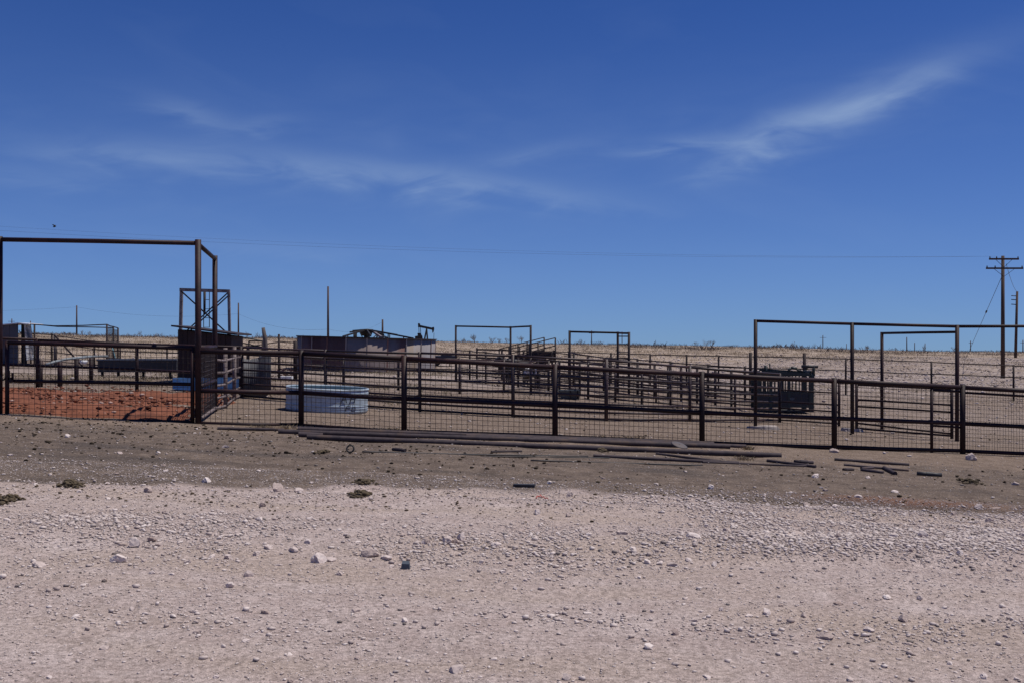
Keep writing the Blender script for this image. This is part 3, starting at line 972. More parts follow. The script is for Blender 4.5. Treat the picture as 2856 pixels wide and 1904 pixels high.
# ------------------------------------------------------------------ galvanised round stock tank
tl, tr_ = W(797, 1130, 24.3), W(1026, 1150, 24.3)
tc_ = at_Y(911, 25.2)
tilt = Matrix.Rotation(math.atan(0.045), 3, 'Y')
RT, HT = 1.02, 0.58
stk = thing('stock_tank', tc_, 'round galvanised stock tank with ribbed side on the pen floor', 'stock tank')
prof = [(RT - 0.02, 0.0)]
for i in range(1, 30):
    z = HT * i / 30
    rib = 0.0
    for zc_, w_ in ((0.055, 0.018), (0.115, 0.018), (0.175, 0.018), (0.43, 0.016), (0.49, 0.016)):
        rib += 0.016 * math.exp(-((z - zc_) / w_) ** 2)
    prof.append((RT + rib, z))
prof.append((RT, HT))
base_c = tc_ + Vector((0, 0, 0.0))
MB().revolve(prof, base_c, 72, tilt).build('wall', 'galv', stk)
MB().revolve([(RT - 0.012, 0.03), (RT - 0.012, HT)], base_c, 72, tilt).build('inner_wall', 'galv_inner', stk)
MB().revolve([(RT + 0.022 * math.cos(a), HT + 0.022 * math.sin(a)) for a in np.linspace(0, 2 * math.pi, 9)], base_c, 72, tilt).build('rim', 'galv', stk)
MB().revolve([(0.0, 0.04), (RT - 0.012, 0.04)], base_c, 48, tilt).build('floor_plate', 'galv_inner', stk)


def on_wall(u, z):
    """painted stroke point: u = angle in degrees round the wall"""
    a = R(u)
    return base_c + tilt @ Vector(((RT + 0.02) * math.cos(a), (RT + 0.02) * math.sin(a), z))


def stroke(pts, w=0.018):
    mb = MB()
    for (u0, z0), (u1, z1) in zip(pts[:-1], pts[1:]):
        a_, b_ = on_wall(u0, z0), on_wall(u1, z1)
        nrm = Vector((math.cos(R((u0 + u1) / 2)), math.sin(R((u0 + u1) / 2)), 0))
        mb.beam(a_, b_, w, 0.006, nrm)
    return mb


letters = MB()
for st_ in ([(-62, 0.24), (-56, 0.46)], [(-56, 0.46), (-52.5, 0.27)], [(-59, 0.345), (-53, 0.35)],
            [(-48, 0.25), (-44, 0.46)], [(-41, 0.26), (-37, 0.46)], [(-46, 0.36), (-39, 0.36)],
            [(-54, 0.07), (-52, 0.20)], [(-52, 0.20), (-46, 0.20)], [(-53, 0.14), (-47, 0.14)],
            [(-44, 0.07), (-43, 0.17)], [(-43, 0.17), (-38, 0.17)], [(-38, 0.17), (-38, 0.08)], [(-38, 0.08), (-44, 0.07)]):
    mb = stroke(st_)
    letters.add(mb.v, mb.f)
letters.build('painted_marks', 'paint_black', stk)

# ------------------------------------------------------------------ big rusty storage tank
bc = at_Y(1022, 61.5)
BR = 190 / F * 61.5
bt = thing('storage_tank', bc, 'big rusty round steel tank with bare roof rafters', 'storage tank')
rim_z = W(0, 942, 61.5).z
H_ = rim_z - bc.z
tilt2 = Matrix.Rotation(math.atan(0.026), 3, 'Y')
NP = 22
pm = {}
for i in range(NP):
    a0, a1 = 2 * math.pi * i / NP, 2 * math.pi * (i + 1) / NP
    amid = math.degrees((a0 + a1) / 2) % 360
    # sunlight on the right side is painted in as paler panels, the rest is rusted
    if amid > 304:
        mt = 'tank_sunlit'
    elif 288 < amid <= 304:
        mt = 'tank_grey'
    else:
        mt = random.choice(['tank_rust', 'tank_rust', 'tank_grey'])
    V, Fc = [], []
    ns = 4
    for kk in range(ns + 1):
        a = a0 + (a1 - a0) * kk / ns
        off = 0.012 if i % 2 else 0.0
        for rad in (BR + off, BR + off - 0.02):
            for z in (-0.15, H_):
                V.append(bc + tilt2 @ Vector((rad * math.cos(a), rad * math.sin(a), z)))
    for kk in range(ns):
        b = kk * 4
        Fc += [(b, b + 4, b + 5, b + 1), (b + 2, b + 3, b + 7, b + 6), (b + 1, b + 5, b + 7, b + 3)]
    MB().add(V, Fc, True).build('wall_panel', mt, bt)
    p_ = bc + tilt2 @ Vector(((BR + 0.02) * math.cos(a0), (BR + 0.02) * math.sin(a0), -0.1))
    q_ = bc + tilt2 @ Vector(((BR + 0.02) * math.cos(a0), (BR + 0.02) * math.sin(a0), H_))
    MB().beam(p_, q_, 0.07, 0.03, (math.cos(a0), math.sin(a0), 0)).build('seam_strip', 'tank_seam' if i % 3 else 'tank_rust', bt)
MB().revolve([(BR - 0.08, H_ - 0.02), (BR + 0.10, H_ - 0.02), (BR + 0.10, H_ + 0.035), (BR - 0.08, H_ + 0.035), (BR - 0.08, H_ - 0.02)], bc, 66, tilt2, False).build('rim', 'dark_steel', bt)
ctop = W(1022, 921, 61.5)
col_ = MB().tube([bc, ctop], 0.16, 10)
col_.build('centre_column', 'black_iron', bt)
MB().revolve([(0.0, 0.0), (0.3, -0.35), (0.42, -0.05), (0.42, 0.05), (0.0, 0.08)], ctop, 12).build('hub', 'black_iron', bt)
hub = ctop
for i, (ad, fr) in enumerate(((318, 1.0), (300, 0.6), (282, 0.8), (259, 1.0), (243, 0.35), (120, 0.5), (100, 1.0), (80, 1.0), (48, 0.55), (190, 0.12))):
    a = R(ad)
    rimp = bc + tilt2 @ Vector((BR * math.cos(a), BR * math.sin(a), H_ + 0.04))
    hp = hub + Vector((0.4 * math.cos(a), 0.4 * math.sin(a), 0))
    endp = hp.lerp(rimp, fr)
    MB().beam(hp, endp, 0.06, 0.09).build('rafter', 'black_iron', bt)
    for t in ((0.42, 0.78) if fr == 1.0 else (0.7,)):
        q_ = hp.lerp(endp, t)
        MB().tube([q_, Vector((q_.x, q_.y, rim_z - 0.4))], 0.035, 6).build('strut', 'black_iron', bt)
    if i % 2 == 0 and fr > 0.3:
        q_ = hp.lerp(endp, 0.3)
        MB().tube([q_, Vector((hub.x, hub.y, hub.z - 0.9))], 0.03, 6).build('strut', 'black_iron', bt)
MB().beam(hub + Vector((0.5, -0.6, -0.1)), bc + tilt2 @ Vector((1.4, -3.9, H_ + 0.05)), 0.10, 0.12).build('rafter', 'tank_seam', bt)

# ------------------------------------------------------------------ pump house with tower stub
ph = at_Y(569, 38.0)
hx0, hx1 = W(496, 0, 38).x, W(643, 0, 38).x
hz0 = min(gzf(hx0, 38), gzf(hx1, 38))
phr = thing('pump_house', ph, 'dark windowless pump house with a sloping roof under the steel tower', 'shed')
zt0, zt1_ = W(496, 919, 38).z, W(643, 937, 38).z
D_ = 1.7
board_n = 11
for i in range(board_n):
    a_, b_ = hx0 + (hx1 - hx0) * i / board_n, hx0 + (hx1 - hx0) * (i + 1) / board_n - 0.012
    za, zb = zt0 + (zt1_ - zt0) * i / board_n, zt0 + (zt1_ - zt0) * (i + 1) / board_n
    y_ = 38 - 0.015 * (i % 2)
    MB().prism([(a_, y_, hz0 - 0.1), (b_, y_, hz0 - 0.1), (b_, y_, zb), (a_, y_, za)], (0, 0.05, 0)).build('board', 'pump_house', phr)
for x_, zt_ in ((hx0, zt0), (hx1 - 0.05, zt1_)):
    MB().box((x_, 38.06, hz0 - 0.1), (x_ + 0.05, 38 + D_, zt_)).build('side_wall', 'pump_house', phr)
MB().prism([(hx0, 38 + D_, hz0 - 0.1), (hx1, 38 + D_, hz0 - 0.1), (hx1, 38 + D_, zt1_), (hx0, 38 + D_, zt0)], (0, 0.05, 0)).build('back_wall', 'pump_house', phr)
ra, rb = W(478, 911, 37.8), W(661, 935, 37.8)
MB().prism([(ra.x, 37.75, ra.z), (rb.x, 37.75, rb.z), (rb.x, 37.75, rb.z + 0.06), (ra.x, 37.75, ra.z + 0.06)], (0, D_ + 0.5, 0)).build('roof', 'dark_steel', phr)

tw = at_Y(569, 40.4)
twr = thing('tower', tw, 'open steel tower stub with crossed braces standing over the pump house', 'tower')
YT = 40.2
tlb, trb = at_Y(499, YT), at_Y(642, YT)
tlt, trt = W(505, 806, YT), W(637, 809, YT)
tlb2, trb2 = at_Y(502, YT + 1.6), at_Y(638, YT + 1.6)


def angle_leg(p_, q_, nm='leg', mt='angle_iron', w=0.11):
    mb = MB()
    mb.beam(p_, q_, w, 0.014, (0, 1, 0))
    mb.beam(Vector(p_) + Vector((w / 2, 0.05, 0)), Vector(q_) + Vector((w / 2, 0.05, 0)), 0.014, w, (0, 1, 0))
    return mb.build(nm, mt, twr)


angle_leg(tlb - Vector((0, 0, 0.1)), tlt)
angle_leg(trb - Vector((0, 0, 0.1)), trt, w=0.09)
MB().beam(tlt - Vector((0.06, 0, 0.03)), trt + Vector((0.06, 0, -0.05)), 0.05, 0.13).build('top_beam', 'angle_iron', twr)
lx, rx_ = tlt, trt
lb, rb_ = W(503, 935, YT), W(640, 940, YT)
MB().beam(tlt - Vector((0, 0.03, 0.08)), W(646, 940, YT) - Vector((0, 0.03, 0)), 0.05, 0.05).build('brace', 'dark_steel', twr)
MB().beam(trt + Vector((0, 0.05, -0.08)), W(505, 936, YT) + Vector((0, 0.05, 0)), 0.045, 0.045).build('brace', 'dark_steel', twr)
MB().beam(trt + Vector((0, 0.1, -0.2)), W(513, 936, YT) + Vector((0, 0.1, 0)), 0.045, 0.045).build('brace', 'dark_steel', twr)
MB().tube([W(571, 812, YT + .1), W(570, 876, YT + .1)], 0.05, 8).build('drop_pipe', 'dark_steel', twr)
lad = MB()
for x_ in (568, 584):
    MB().beam(W(x_, 813, YT + 0.25), W(x_, 914, YT + 0.25), 0.025, 0.025).build('ladder_rail', 'dark_steel', twr)
for y_ in (836, 862, 887, 913):
    MB().beam(W(568, y_, YT + 0.25), W(584, y_, YT + 0.25), 0.022, 0.022).build('ladder_rung', 'dark_steel', twr)

# ------------------------------------------------------------------ blue trough and grey sheet
b0_, b1_ = at_Y(481, 31.9), at_Y(681, 31.9)
btr = thing('feed_trough', b0_, 'long bright blue feed trough behind the pen fence', 'trough')
z0 = min(b0_.z, b1_.z)
h0, h1 = W(481, 1056, 31.9).z, W(681, 1051, 31.9).z
zb0, zb1 = b0_.z + 0.05, b1_.z + 0.04
y0_, y1_ = 31.9, 32.65
MB().prism([(b0_.x, y0_, zb0), (b1_.x - 0.15, y0_ + 0.1, zb1), (b1_.x, y0_, h1 - 0.1), (b1_.x - 0.1, y0_, h1 - 0.05), (b0_.x, y0_, h0)], (0, 0.05, 0)).build('front_wall', 'blue_paint', btr)
MB().prism([(b0_.x, y1_, zb0), (b1_.x - 0.15, y1_, zb1), (b1_.x, y1_, h1 - 0.1), (b1_.x - 0.1, y1_, h1 - 0.05), (b0_.x, y1_, h0)], (0, 0.05, 0)).build('back_wall', 'blue_paint', btr)
MB().box((b0_.x + 0.005, y0_ + 0.06, zb0), (b0_.x + 0.05, y1_ - 0.01, h0 - 0.02)).build('end_wall', 'blue_paint', btr)
MB().box((b1_.x - 0.2, y0_ + 0.06, zb1 + 0.02), (b1_.x - 0.15, y1_ - 0.01, h1 - 0.09)).build('end_wall', 'blue_paint', btr)
MB().beam(Vector((b0_.x + 0.1, (y0_ + y1_) / 2 + .02, zb0 + 0.12)), Vector((b1_.x - 0.22, (y0_ + y1_) / 2 + .02, zb1 + 0.12)), 0.6, 0.04).build('floor_plate', 'blue_paint', btr)
MB().beam(Vector((b0_.x, y0_ + 0.02, h0 + 0.02)), Vector((b1_.x - 0.1, y0_ + 0.02, h1 - 0.03)), 0.08, 0.03).build('rim', 'blue_paint', btr)

sh0 = at_Y(672, 30.0)
# corrugated grey sheet leaning at the fence end
V, Fc = [], []
ncol = 90
for i in range(ncol + 1):
    t = i / ncol
    sx_ = 672 + t * 84
    top = 996 + (6 if t < 0.35 else 4) * math.sin(t * 5) - (14 * max(0, (t - 0.6) / 0.4))
    bot = 1113 - (10 * max(0, t - 0.72) / 0.28 * 2)
    yy = 29.9 + 0.005 * math.sin(t * 90) + 0.06 * math.sin(t * 4) + 0.2 * t
    V.append(W(sx_, bot, yy))
    V.append(W(sx_, top, yy + 0.12))
for i in range(ncol):
    Fc.append((2 * i, 2 * i + 2, 2 * i + 3, 2 * i + 1))
shm = MB().add(V, Fc, True).build('corrugated_sheet', 'grey_sheet', None, sh0)
so = shm.modifiers.new('thick', 'SOLIDIFY')
so.thickness = 0.006
tag(shm, 'bent grey corrugated metal sheet leaning at the end of the side fence', 'metal sheet')
pc = MB().tube([W(720, 999, 29.8), W(730, 996, 29.8), W(738, 991, 29.8), W(746, 986, 29.8)], [0.03, 0.06, 0.05, 0.02], 7).build('curled_edge', 'pale_rim', shm)
pc.location = (0, 0, 0)

# ------------------------------------------------------------------ tin shed at far left
sY = 60.0
sb = at_Y(30, sY)
shed = thing('tin_shed', sb, 'small tin shed with an open doorway and white ribbed side', 'shed')
zb_ = sb.z - 0.05
xL, xD0, xD1 = W(-70, 0, sY).x, W(51, 0, sY).x, W(67, 0, sY).x


def zz(y):
    return W(0, y, sY).z


for i in range(10):
    a_, b_ = xL + (xD0 - xL) * i / 10, xL + (xD0 - xL) * (i + 1) / 10 - 0.01
    ta, tb = 915 - 12 * i / 10, 915 - 12 * (i + 1) / 10
    MB().prism([(a_, sY - 0.02 * (i % 2), zb_), (b_, sY - 0.02 * (i % 2), zb_), (b_, sY - 0.02 * (i % 2), zz(tb)), (a_, sY - 0.02 * (i % 2), zz(ta))], (0, 0.04, 0)).build('wall_sheet', 'shed_sheet', shed)
MB().prism([(xD0, sY + 0.35, zb_), (xD1, sY + 0.35, zb_), (xD1, sY + 0.35, zz(906)), (xD0, sY + 0.35, zz(904))], (0, 0.04, 0)).build('doorway_shade', 'black_iron', shed)  # black sheet standing for the shade inside the open doorway
# ribbed right side, a leaning corrugated wall turned towards the camera
nr = 26
for i in range(nr):
    t0, t1 = i / nr, (i + 1) / nr - 0.006
    def edge(t):
        yl = 906 + (1004 - 906) * t
        return W(68 + 6 * t, yl, sY - 0.1), W(84 + 13 * t, yl - 2 + 0 * t, sY + 1.2)
    a_, b_ = edge(t0)
    c_, d_ = edge(t1)
    o_ = Vector((0.0, -0.03, -0.045))
    V = [a_, b_, d_ + o_ * 0.2, c_ + o_ * 0.2, a_ + o_, b_ + o_]
    mb = MB()
    mb.beam((a_ + c_) / 2, (b_ + d_) / 2, 0.03, (a_ - c_).length * 0.72, (0.25, 0, 1))
    mb.build('rib', 'corrugated', shed)
a_, b_ = W(69, 906, sY + 0.0), W(85, 904, sY + 1.3)
c_, d_ = W(75, 1004, sY + 0.0), W(98, 1002, sY + 1.3)
MB().add([a_, b_, d_, c_, a_ + Vector((0, .05, 0)), b_ + Vector((0, .05, 0)), d_ + Vector((0, .05, 0)), c_ + Vector((0, .05, 0))], [(0, 3, 2, 1), (4, 5, 6, 7), (0, 1, 5, 4), (1, 2, 6, 5), (2, 3, 7, 6), (3, 0, 4, 7)]).build('side_wall', 'shed_sheet', shed)
MB().prism([(xL - 0.2, sY - 0.2, zz(912)), (W(54, 0, sY).x, sY - 0.2, zz(900)), (W(86, 0, sY).x, sY - 0.2, zz(903)), (W(86, 0, sY).x, sY - 0.2, zz(905)), (W(54, 0, sY).x, sY - 0.2, zz(902.5)), (xL - 0.2, sY - 0.2, zz(915))], (0, 1.8, 0)).build('roof', 'corrugated', shed)

# long wire covered run next to the shed
rn = thing('animal_run', at_Y(298, 58), 'thin pipe framed run with a sagging top rail beside the tin shed', 'animal pen')
for sx_, st_, Y_ in ((96, 904, 60.5), (298, 905, 58), (316, 911, 61), (329, 915, 63)):
    post_part(rn, at_Y(sx_, Y_), W(sx_, st_, Y_).z, 0.055, 'pipe_far', 8)
for (pts) in ([(70, 903, 60), (150, 909, 59.5), (230, 908, 59), (298, 905, 58)], [(80, 903, 61), (160, 911, 60.5), (240, 912, 60), (316, 914, 61)], [(298, 905, 58), (306, 909, 59.5), (316, 911, 61), (329, 915, 63)]):
    MB().tube([W(*p_) for p_ in pts], 0.035, 6).build('rail', 'pipe_far', rn)
mesh_panel(rn, at_Y(299, 58.2), at_Y(328, 62.8), W(299, 912, 58.2), W(328, 920, 62.8), 0.1, 0.1, 0.004)
hs = at_Y(345, 56)
ho = MB().tube([W(312, 965, 56), W(318, 985, 56), W(322, 1000, 56), W(330, 1015, 56), W(343, 1030, 56)], 0.03, 6).build('garden_hose', 'hose', None, hs)
tag(ho, 'pale teal hose hanging from the pipe frame into the dark trough', 'hose')

# dark trough with pale rim
dt0, dt1 = at_Y(272, 42), at_Y(492, 42)
dtr = thing('stock_trough', dt0, 'long dark steel trough with a pale rim behind the red pen', 'trough')
zt_, zbt = W(0, 1004, 42).z, W(0, 1037, 42).z
MB().box((dt0.x, 42, zbt), (dt1.x, 42.06, zt_)).build('front_wall', 'trough_dark', dtr)
MB().box((dt0.x, 43.2, zbt), (dt1.x, 43.26, zt_)).build('back_wall', 'trough_dark', dtr)
MB().box((dt0.x, 42.062, zbt), (dt0.x + 0.06, 43.198, zt_ - 0.002)).build('end_wall', 'trough_dark', dtr)
MB().box((dt1.x - 0.06, 42.062, zbt), (dt1.x, 43.198, zt_ - 0.002)).build('end_wall', 'trough_dark', dtr)
MB().box((dt0.x + 0.062, 42.064, zbt + 0.02), (dt1.x - 0.062, 43.196, zbt + 0.06)).build('floor_plate', 'trough_dark', dtr)
MB().box((dt0.x - 0.03, 41.96, zt_ + 0.002), (dt1.x + 0.03, 42.08, zt_ + 0.05)).build('rim', 'pale_rim', dtr)
MB().box((dt0.x - 0.03, 43.18, zt_ + 0.002), (dt1.x + 0.03, 43.3, zt_ + 0.05)).build('rim', 'pale_rim', dtr)
for sx_ in (285, 330, 400, 475):
    q_ = at_Y(sx_, 42.5)
    MB().tube([q_ - Vector((0, 0, 0.1)), Vector((q_.x, q_.y, zbt - 0.004))], 0.06, 8).build('leg', 'trough_dark', dtr)
# short stub posts in the pen behind, and a white pipe across them
for sx_, sb_, st_ in ((167, 1078, 1008), (213, 1068, 1000), (254, 1063, 996)):
    b = G(sx_, sb_)
    o = MB().tube([b - Vector((0, 0, .15)), Vector((b.x, b.y, W(0, st_, b.y).z))], 0.075, 9).build('stub_post', 'pipe', None, b)
    tag(o, 'short thick stub post under the white pipe behind the red pen', 'post', 'stub posts under the white pipe')
wp = MB().tube([W(127, 1017, 33), W(150, 1009, 33.3), W(185, 1001, 33.8), W(230, 996, 34.6), W(262, 993, 35.2), W(300, 993, 36)], 0.045, 7).build('white_pipe', 'pale_rim', None, at_Y(127, 33))
tag(wp, 'pale bent pipe lying across the short stub posts', 'pipe')
wj = at_Y(232, 36)
wb = MB()
wb.tube([W(225, 1004, 34.6), W(229, 1009, 34.6), W(238, 1010, 34.6), W(244, 1005, 34.6)], [0.05, 0.09, 0.08, 0.03], 8)
tag(wb.build('plastic_jug', 'white_plastic', None, W(232, 1008, 34.6)), 'crumpled white plastic jug hung on the pale bent pipe', 'jug')

# ------------------------------------------------------------------ clutter between the pump house and the big tank
lp = at_Y(742, 44)
o = MB().tube([lp - Vector((0, 0, 0.2)), W(741, 975, 44), W(739, 945, 44), W(734, 914, 44)], [0.12, 0.11, 0.1, 0.075], 8).build('wooden_post', 'weathered_wood', None, lp)
tag(o, 'tall crooked weathered wooden post left of the rusty tank', 'post')
for sx_, st_, Y_, r_, lab in ((778, 932, 45, 0.05, 'slim dark post between the crooked wooden post and the rusty tank'), (824, 951, 45, 0.10, 'thick dark post close against the left of the rusty tank')):
    b = at_Y(sx_, Y_)
    tag(MB().tube([b - Vector((0, 0, .15)), W(sx_, st_, Y_)], r_, 8).build('post', 'pipe_far', None, b), lab, 'post')
gp = thing('loose_gate', at_Y(670, 46), 'loose green pipe gate panel leaning at a slant near the crooked post', 'gate')
for a_, b_ in (((672, 940), (735, 951)), ((670, 955), (735, 968)), ((672, 940), (669, 1000)), ((735, 950), (733, 1004)), ((669, 975), (734, 986))):
    MB().tube([W(*a_, 46), W(*b_, 46)], 0.03, 6).build('bar', 'green_paint', gp)
gp2 = thing('loose_gate', at_Y(694, 45), 'small square pipe gate panel standing behind the bent grey sheet', 'gate')
for a_, b_ in (((694, 951), (732, 951)), ((694, 951), (694, 1040)), ((732, 951), (730, 1040)), ((694, 966), (732, 968)), ((694, 990), (732, 992))):
    MB().tube([W(*a_, 45), W(*b_, 45)], 0.035, 6).build('bar', 'pipe_far', gp2)
wbk = at_Y(797, 47)
tag(MB().box((W(781, 0, 46).x, 45.8, at_Y(797, 46).z - 0.02), (W(815, 0, 46).x, 46.3, at_Y(797, 46).z + 0.14)).build('white_slab', 'white_plastic', None, at_Y(797, 46)), 'flat white slab lying on the ground left of the rusty tank', 'slab')
for (sx_, Y_, w_, h_, lab) in ((800, 50, 1.3, 0.35, 'low heap of reddish brown scrap left of the rusty tank'),):
    b = at_Y(sx_, Y_)
    mb = MB()
    for i in range(24):
        q_ = b + Vector((random.uniform(-w_ / 2, w_ / 2), random.uniform(-.5, .5), random.uniform(0.02, h_)))
        mb.beam(q_, q_ + Vector((random.uniform(-.5, .5), random.uniform(-.3, .3), random.uniform(-.1, .1))), 0.08, 0.05)
    tag(mb.build('scrap_heap', 'tank_rust', None, b), lab, 'scrap')

# green grey feed bunk
fb0 = at_Y(1588, 36.5)
fbk = thing('feed_bunk', fb0, 'grey green metal feed bunk on the ground among the middle rails', 'trough')
xa, xb = W(1557, 0, 36.5).x, W(1618, 0, 36.5).x
MB().prism([(xa + .12, 36.3, fb0.z), (xb - .05, 36.3, fb0.z), (xb, 36.2, fb0.z + 0.33), (xa, 36.2, fb0.z + 0.33)], (0, 0.04, 0)).build('front_wall', 'trough_metal', fbk)
MB().prism([(xa + .12, 36.9, fb0.z), (xb - .05, 36.9, fb0.z), (xb, 37.0, fb0.z + 0.33), (xa, 37.0, fb0.z + 0.33)], (0, 0.04, 0)).build('back_wall', 'trough_metal', fbk)
MB().add([(xa + .12, 36.35, fb0.z), (xa + .12, 36.9, fb0.z), (xa, 37.0, fb0.z + .33), (xa, 36.25, fb0.z + .33)], [(0, 1, 2, 3)]).build('end_wall', 'trough_metal', fbk)
MB().add([(xb - .05, 36.35, fb0.z), (xb - .05, 36.9, fb0.z), (xb, 37.0, fb0.z + .33), (xb, 36.25, fb0.z + .33)], [(3, 2, 1, 0)]).build('end_wall', 'trough_metal', fbk)
MB().box((xa + .1, 36.34, fb0.z + .02), (xb - .06, 36.9, fb0.z + .05)).build('floor_plate', 'trough_metal', fbk)
for sx_ in (1588, 1608):
    x_ = W(sx_, 0, 36.5).x
    MB().box((x_, 36.16, fb0.z), (x_ + 0.04, 36.22, fb0.z + .34)).build('stay', 'pipe_far', fbk)

# dark low trailer behind the pens
ty = 68.0
t0 = at_Y(1205, ty)
trl = thing('flatbed_trailer', t0, 'low dark blue flatbed trailer parked right of the rusty tank', 'trailer')
xa, xb = W(1138, 0, ty).x, W(1270, 0, ty).x
zt_ = W(0, 992, ty).z
MB().box((xa, ty, zt_ - 0.22), (xb, ty + 1.9, zt_)).build('deck', 'trailer_blue', trl)
MB().box((xa, ty + 0.02, zt_ + 0.003), (xa + 0.06, ty + 1.88, zt_ + 0.5)).build('headboard', 'trailer_blue', trl)
MB().box((xa + 0.3, ty + 0.3, zt_ - 0.42), (xb - 0.1, ty + 0.42, zt_ - 0.223)).build('chassis_rail', 'black_iron', trl)
MB().box((xa + 0.3, ty + 1.5, zt_ - 0.42), (xb - 0.1, ty + 1.62, zt_ - 0.223)).build('chassis_rail', 'black_iron', trl)
for sx_ in (1196, 1212):
    x_ = W(sx_, 0, ty).x
    for yy in (ty - 0.02, ty + 1.7):
        gzz = gzf(x_, yy)
        w = MB().tube([(x_, yy, gzz + 0.33), (x_, yy + 0.2, gzz + 0.33)], 0.33, 16).build('wheel', 'rubber', trl)
        MB().tube([(x_, yy - 0.01, gzz + 0.33), (x_, yy + 0.02, gzz + 0.33)], 0.17, 12).build('hub', 'pale_rim', w)
MB().box((xb - 1.0, ty + 0.2, zt_ + 0.003), (xb - 0.25, ty + 1.4, zt_ + 0.2)).build('load', 'grey_sheet', trl)
for xx_ in (xa + 0.5, xb - 0.4):
    gzz = gzf(xx_, ty + 0.36)
    MB().tube([(xx_, ty + 0.36, gzz - 0.03), (xx_, ty + 0.36, zt_ - 0.4)], 0.04, 6).build('stand', 'black_iron', trl)

# ------------------------------------------------------------------ squeeze chute
cY = 34.0
cb = at_Y(2190, cY)
ch = thing('squeeze_chute', cb, 'dark green cattle squeeze chute with barred sides under the right gateway', 'cattle chute')
x0_, x1_ = W(2112, 0, cY).x, W(2268, 0, cY).x
gcb = cb.z + 0.04
zt_ = W(0, 1050, cY).z
zmid = W(0, 1093, cY).z
zlow = W(0, 1130, cY).z
dpt = 0.85
for yy in (cY, cY + dpt):
    for fx, w_ in ((0.0, 0.09), (0.22, 0.10), (0.55, 0.09), (0.93, 0.16)):
        xx = x0_ + (x1_ - x0_) * fx
        MB().box((xx, yy, gcb), (xx + w_, yy + 0.07, zt_ + 0.02)).build('upright', 'green_paint', ch)
    MB().box((x0_ - 0.04, yy - 0.02, zt_ + 0.024), (x1_ + 0.06, yy + 0.09, zt_ + 0.12)).build('top_rail', 'green_paint', ch)
    MB().box((x0_ - 0.02, yy + 0.012, zmid - 0.05), (x1_ + 0.04, yy + 0.05, zmid)).build('mid_rail', 'green_paint', ch)
    MB().box((x0_, yy + 0.022, zlow), (x1_, yy + 0.045, zmid - 0.052)).build('side_panel', 'chute_panel', ch)
    MB().box((x0_ - 0.02, yy + 0.012, zlow - 0.07), (x1_ + 0.04, yy + 0.05, zlow - 0.003)).build('bottom_rail', 'green_paint', ch)
    for i in range(15):
        xx = x0_ + 0.1 + (x1_ - x0_ - 0.1) * i / 15
        MB().box((xx, yy + 0.02, zmid + 0.003), (xx + 0.035, yy + 0.05, zt_ + 0.02)).build('bar', 'green_paint', ch)
MB().box((x0_, cY + 0.08, gcb), (x1_, cY + dpt - 0.005, gcb + 0.06)).build('floor_plate', 'black_iron', ch)
for fx in (0.02, 0.95):
    xx = x0_ + (x1_ - x0_) * fx
    MB().box((xx, cY + 0.1, zt_ + 0.13), (xx + 0.08, cY + dpt - 0.01, zt_ + 0.2)).build('cross_beam', 'green_paint', ch)
em = MB().revolve([(0.0, 0), (0.085, 0), (0.085, 0.012), (0.0, 0.012)], (0, 0, 0), 20)
em2 = MB().add([(W(2209, 1111, cY).x + x * 1.0, cY - 0.002 - z, W(2209, 1111, cY).z + y * 0.65) for x, y, z in em.v], em.f)
em2.build('emblem', 'emblem', ch)
# control arms on top
MB().beam(W(2125, 1036, cY), W(2272, 1044, cY), 0.09, 0.10).build('top_beam', 'green_paint', ch)
MB().beam(W(2118, 1030, cY + .2), W(2245, 1038, cY + .2), 0.07, 0.08).build('top_beam', 'green_paint', ch)
for a_, b_, r_ in (((2136, 1018), (2137, 1048), 0.05), ((2128, 1034), (2136, 1018), 0.03), ((2146, 1012), (2148, 1030), 0.02), ((2197, 1036), (2206, 1024), 0.04), ((2206, 1025), (2222, 1027), 0.05), ((2222, 1030), (2240, 1036), 0.03), ((2262, 1040), (2270, 1062), 0.07), ((2244, 1030), (2262, 1018), 0.03)):
    MB().tube([W(*a_, cY), W(*b_, cY)], r_, 8).build('control_arm', 'green_paint', ch)
MB().tube([W(2236, 1021, cY), W(2281, 1022, cY)], 0.055, 10).build('hydraulic_cylinder', 'scrap_dark', ch)
MB().tube([W(2270, 1020, cY), W(2268, 1045, cY)], 0.05, 8).build('control_arm', 'green_paint', ch)


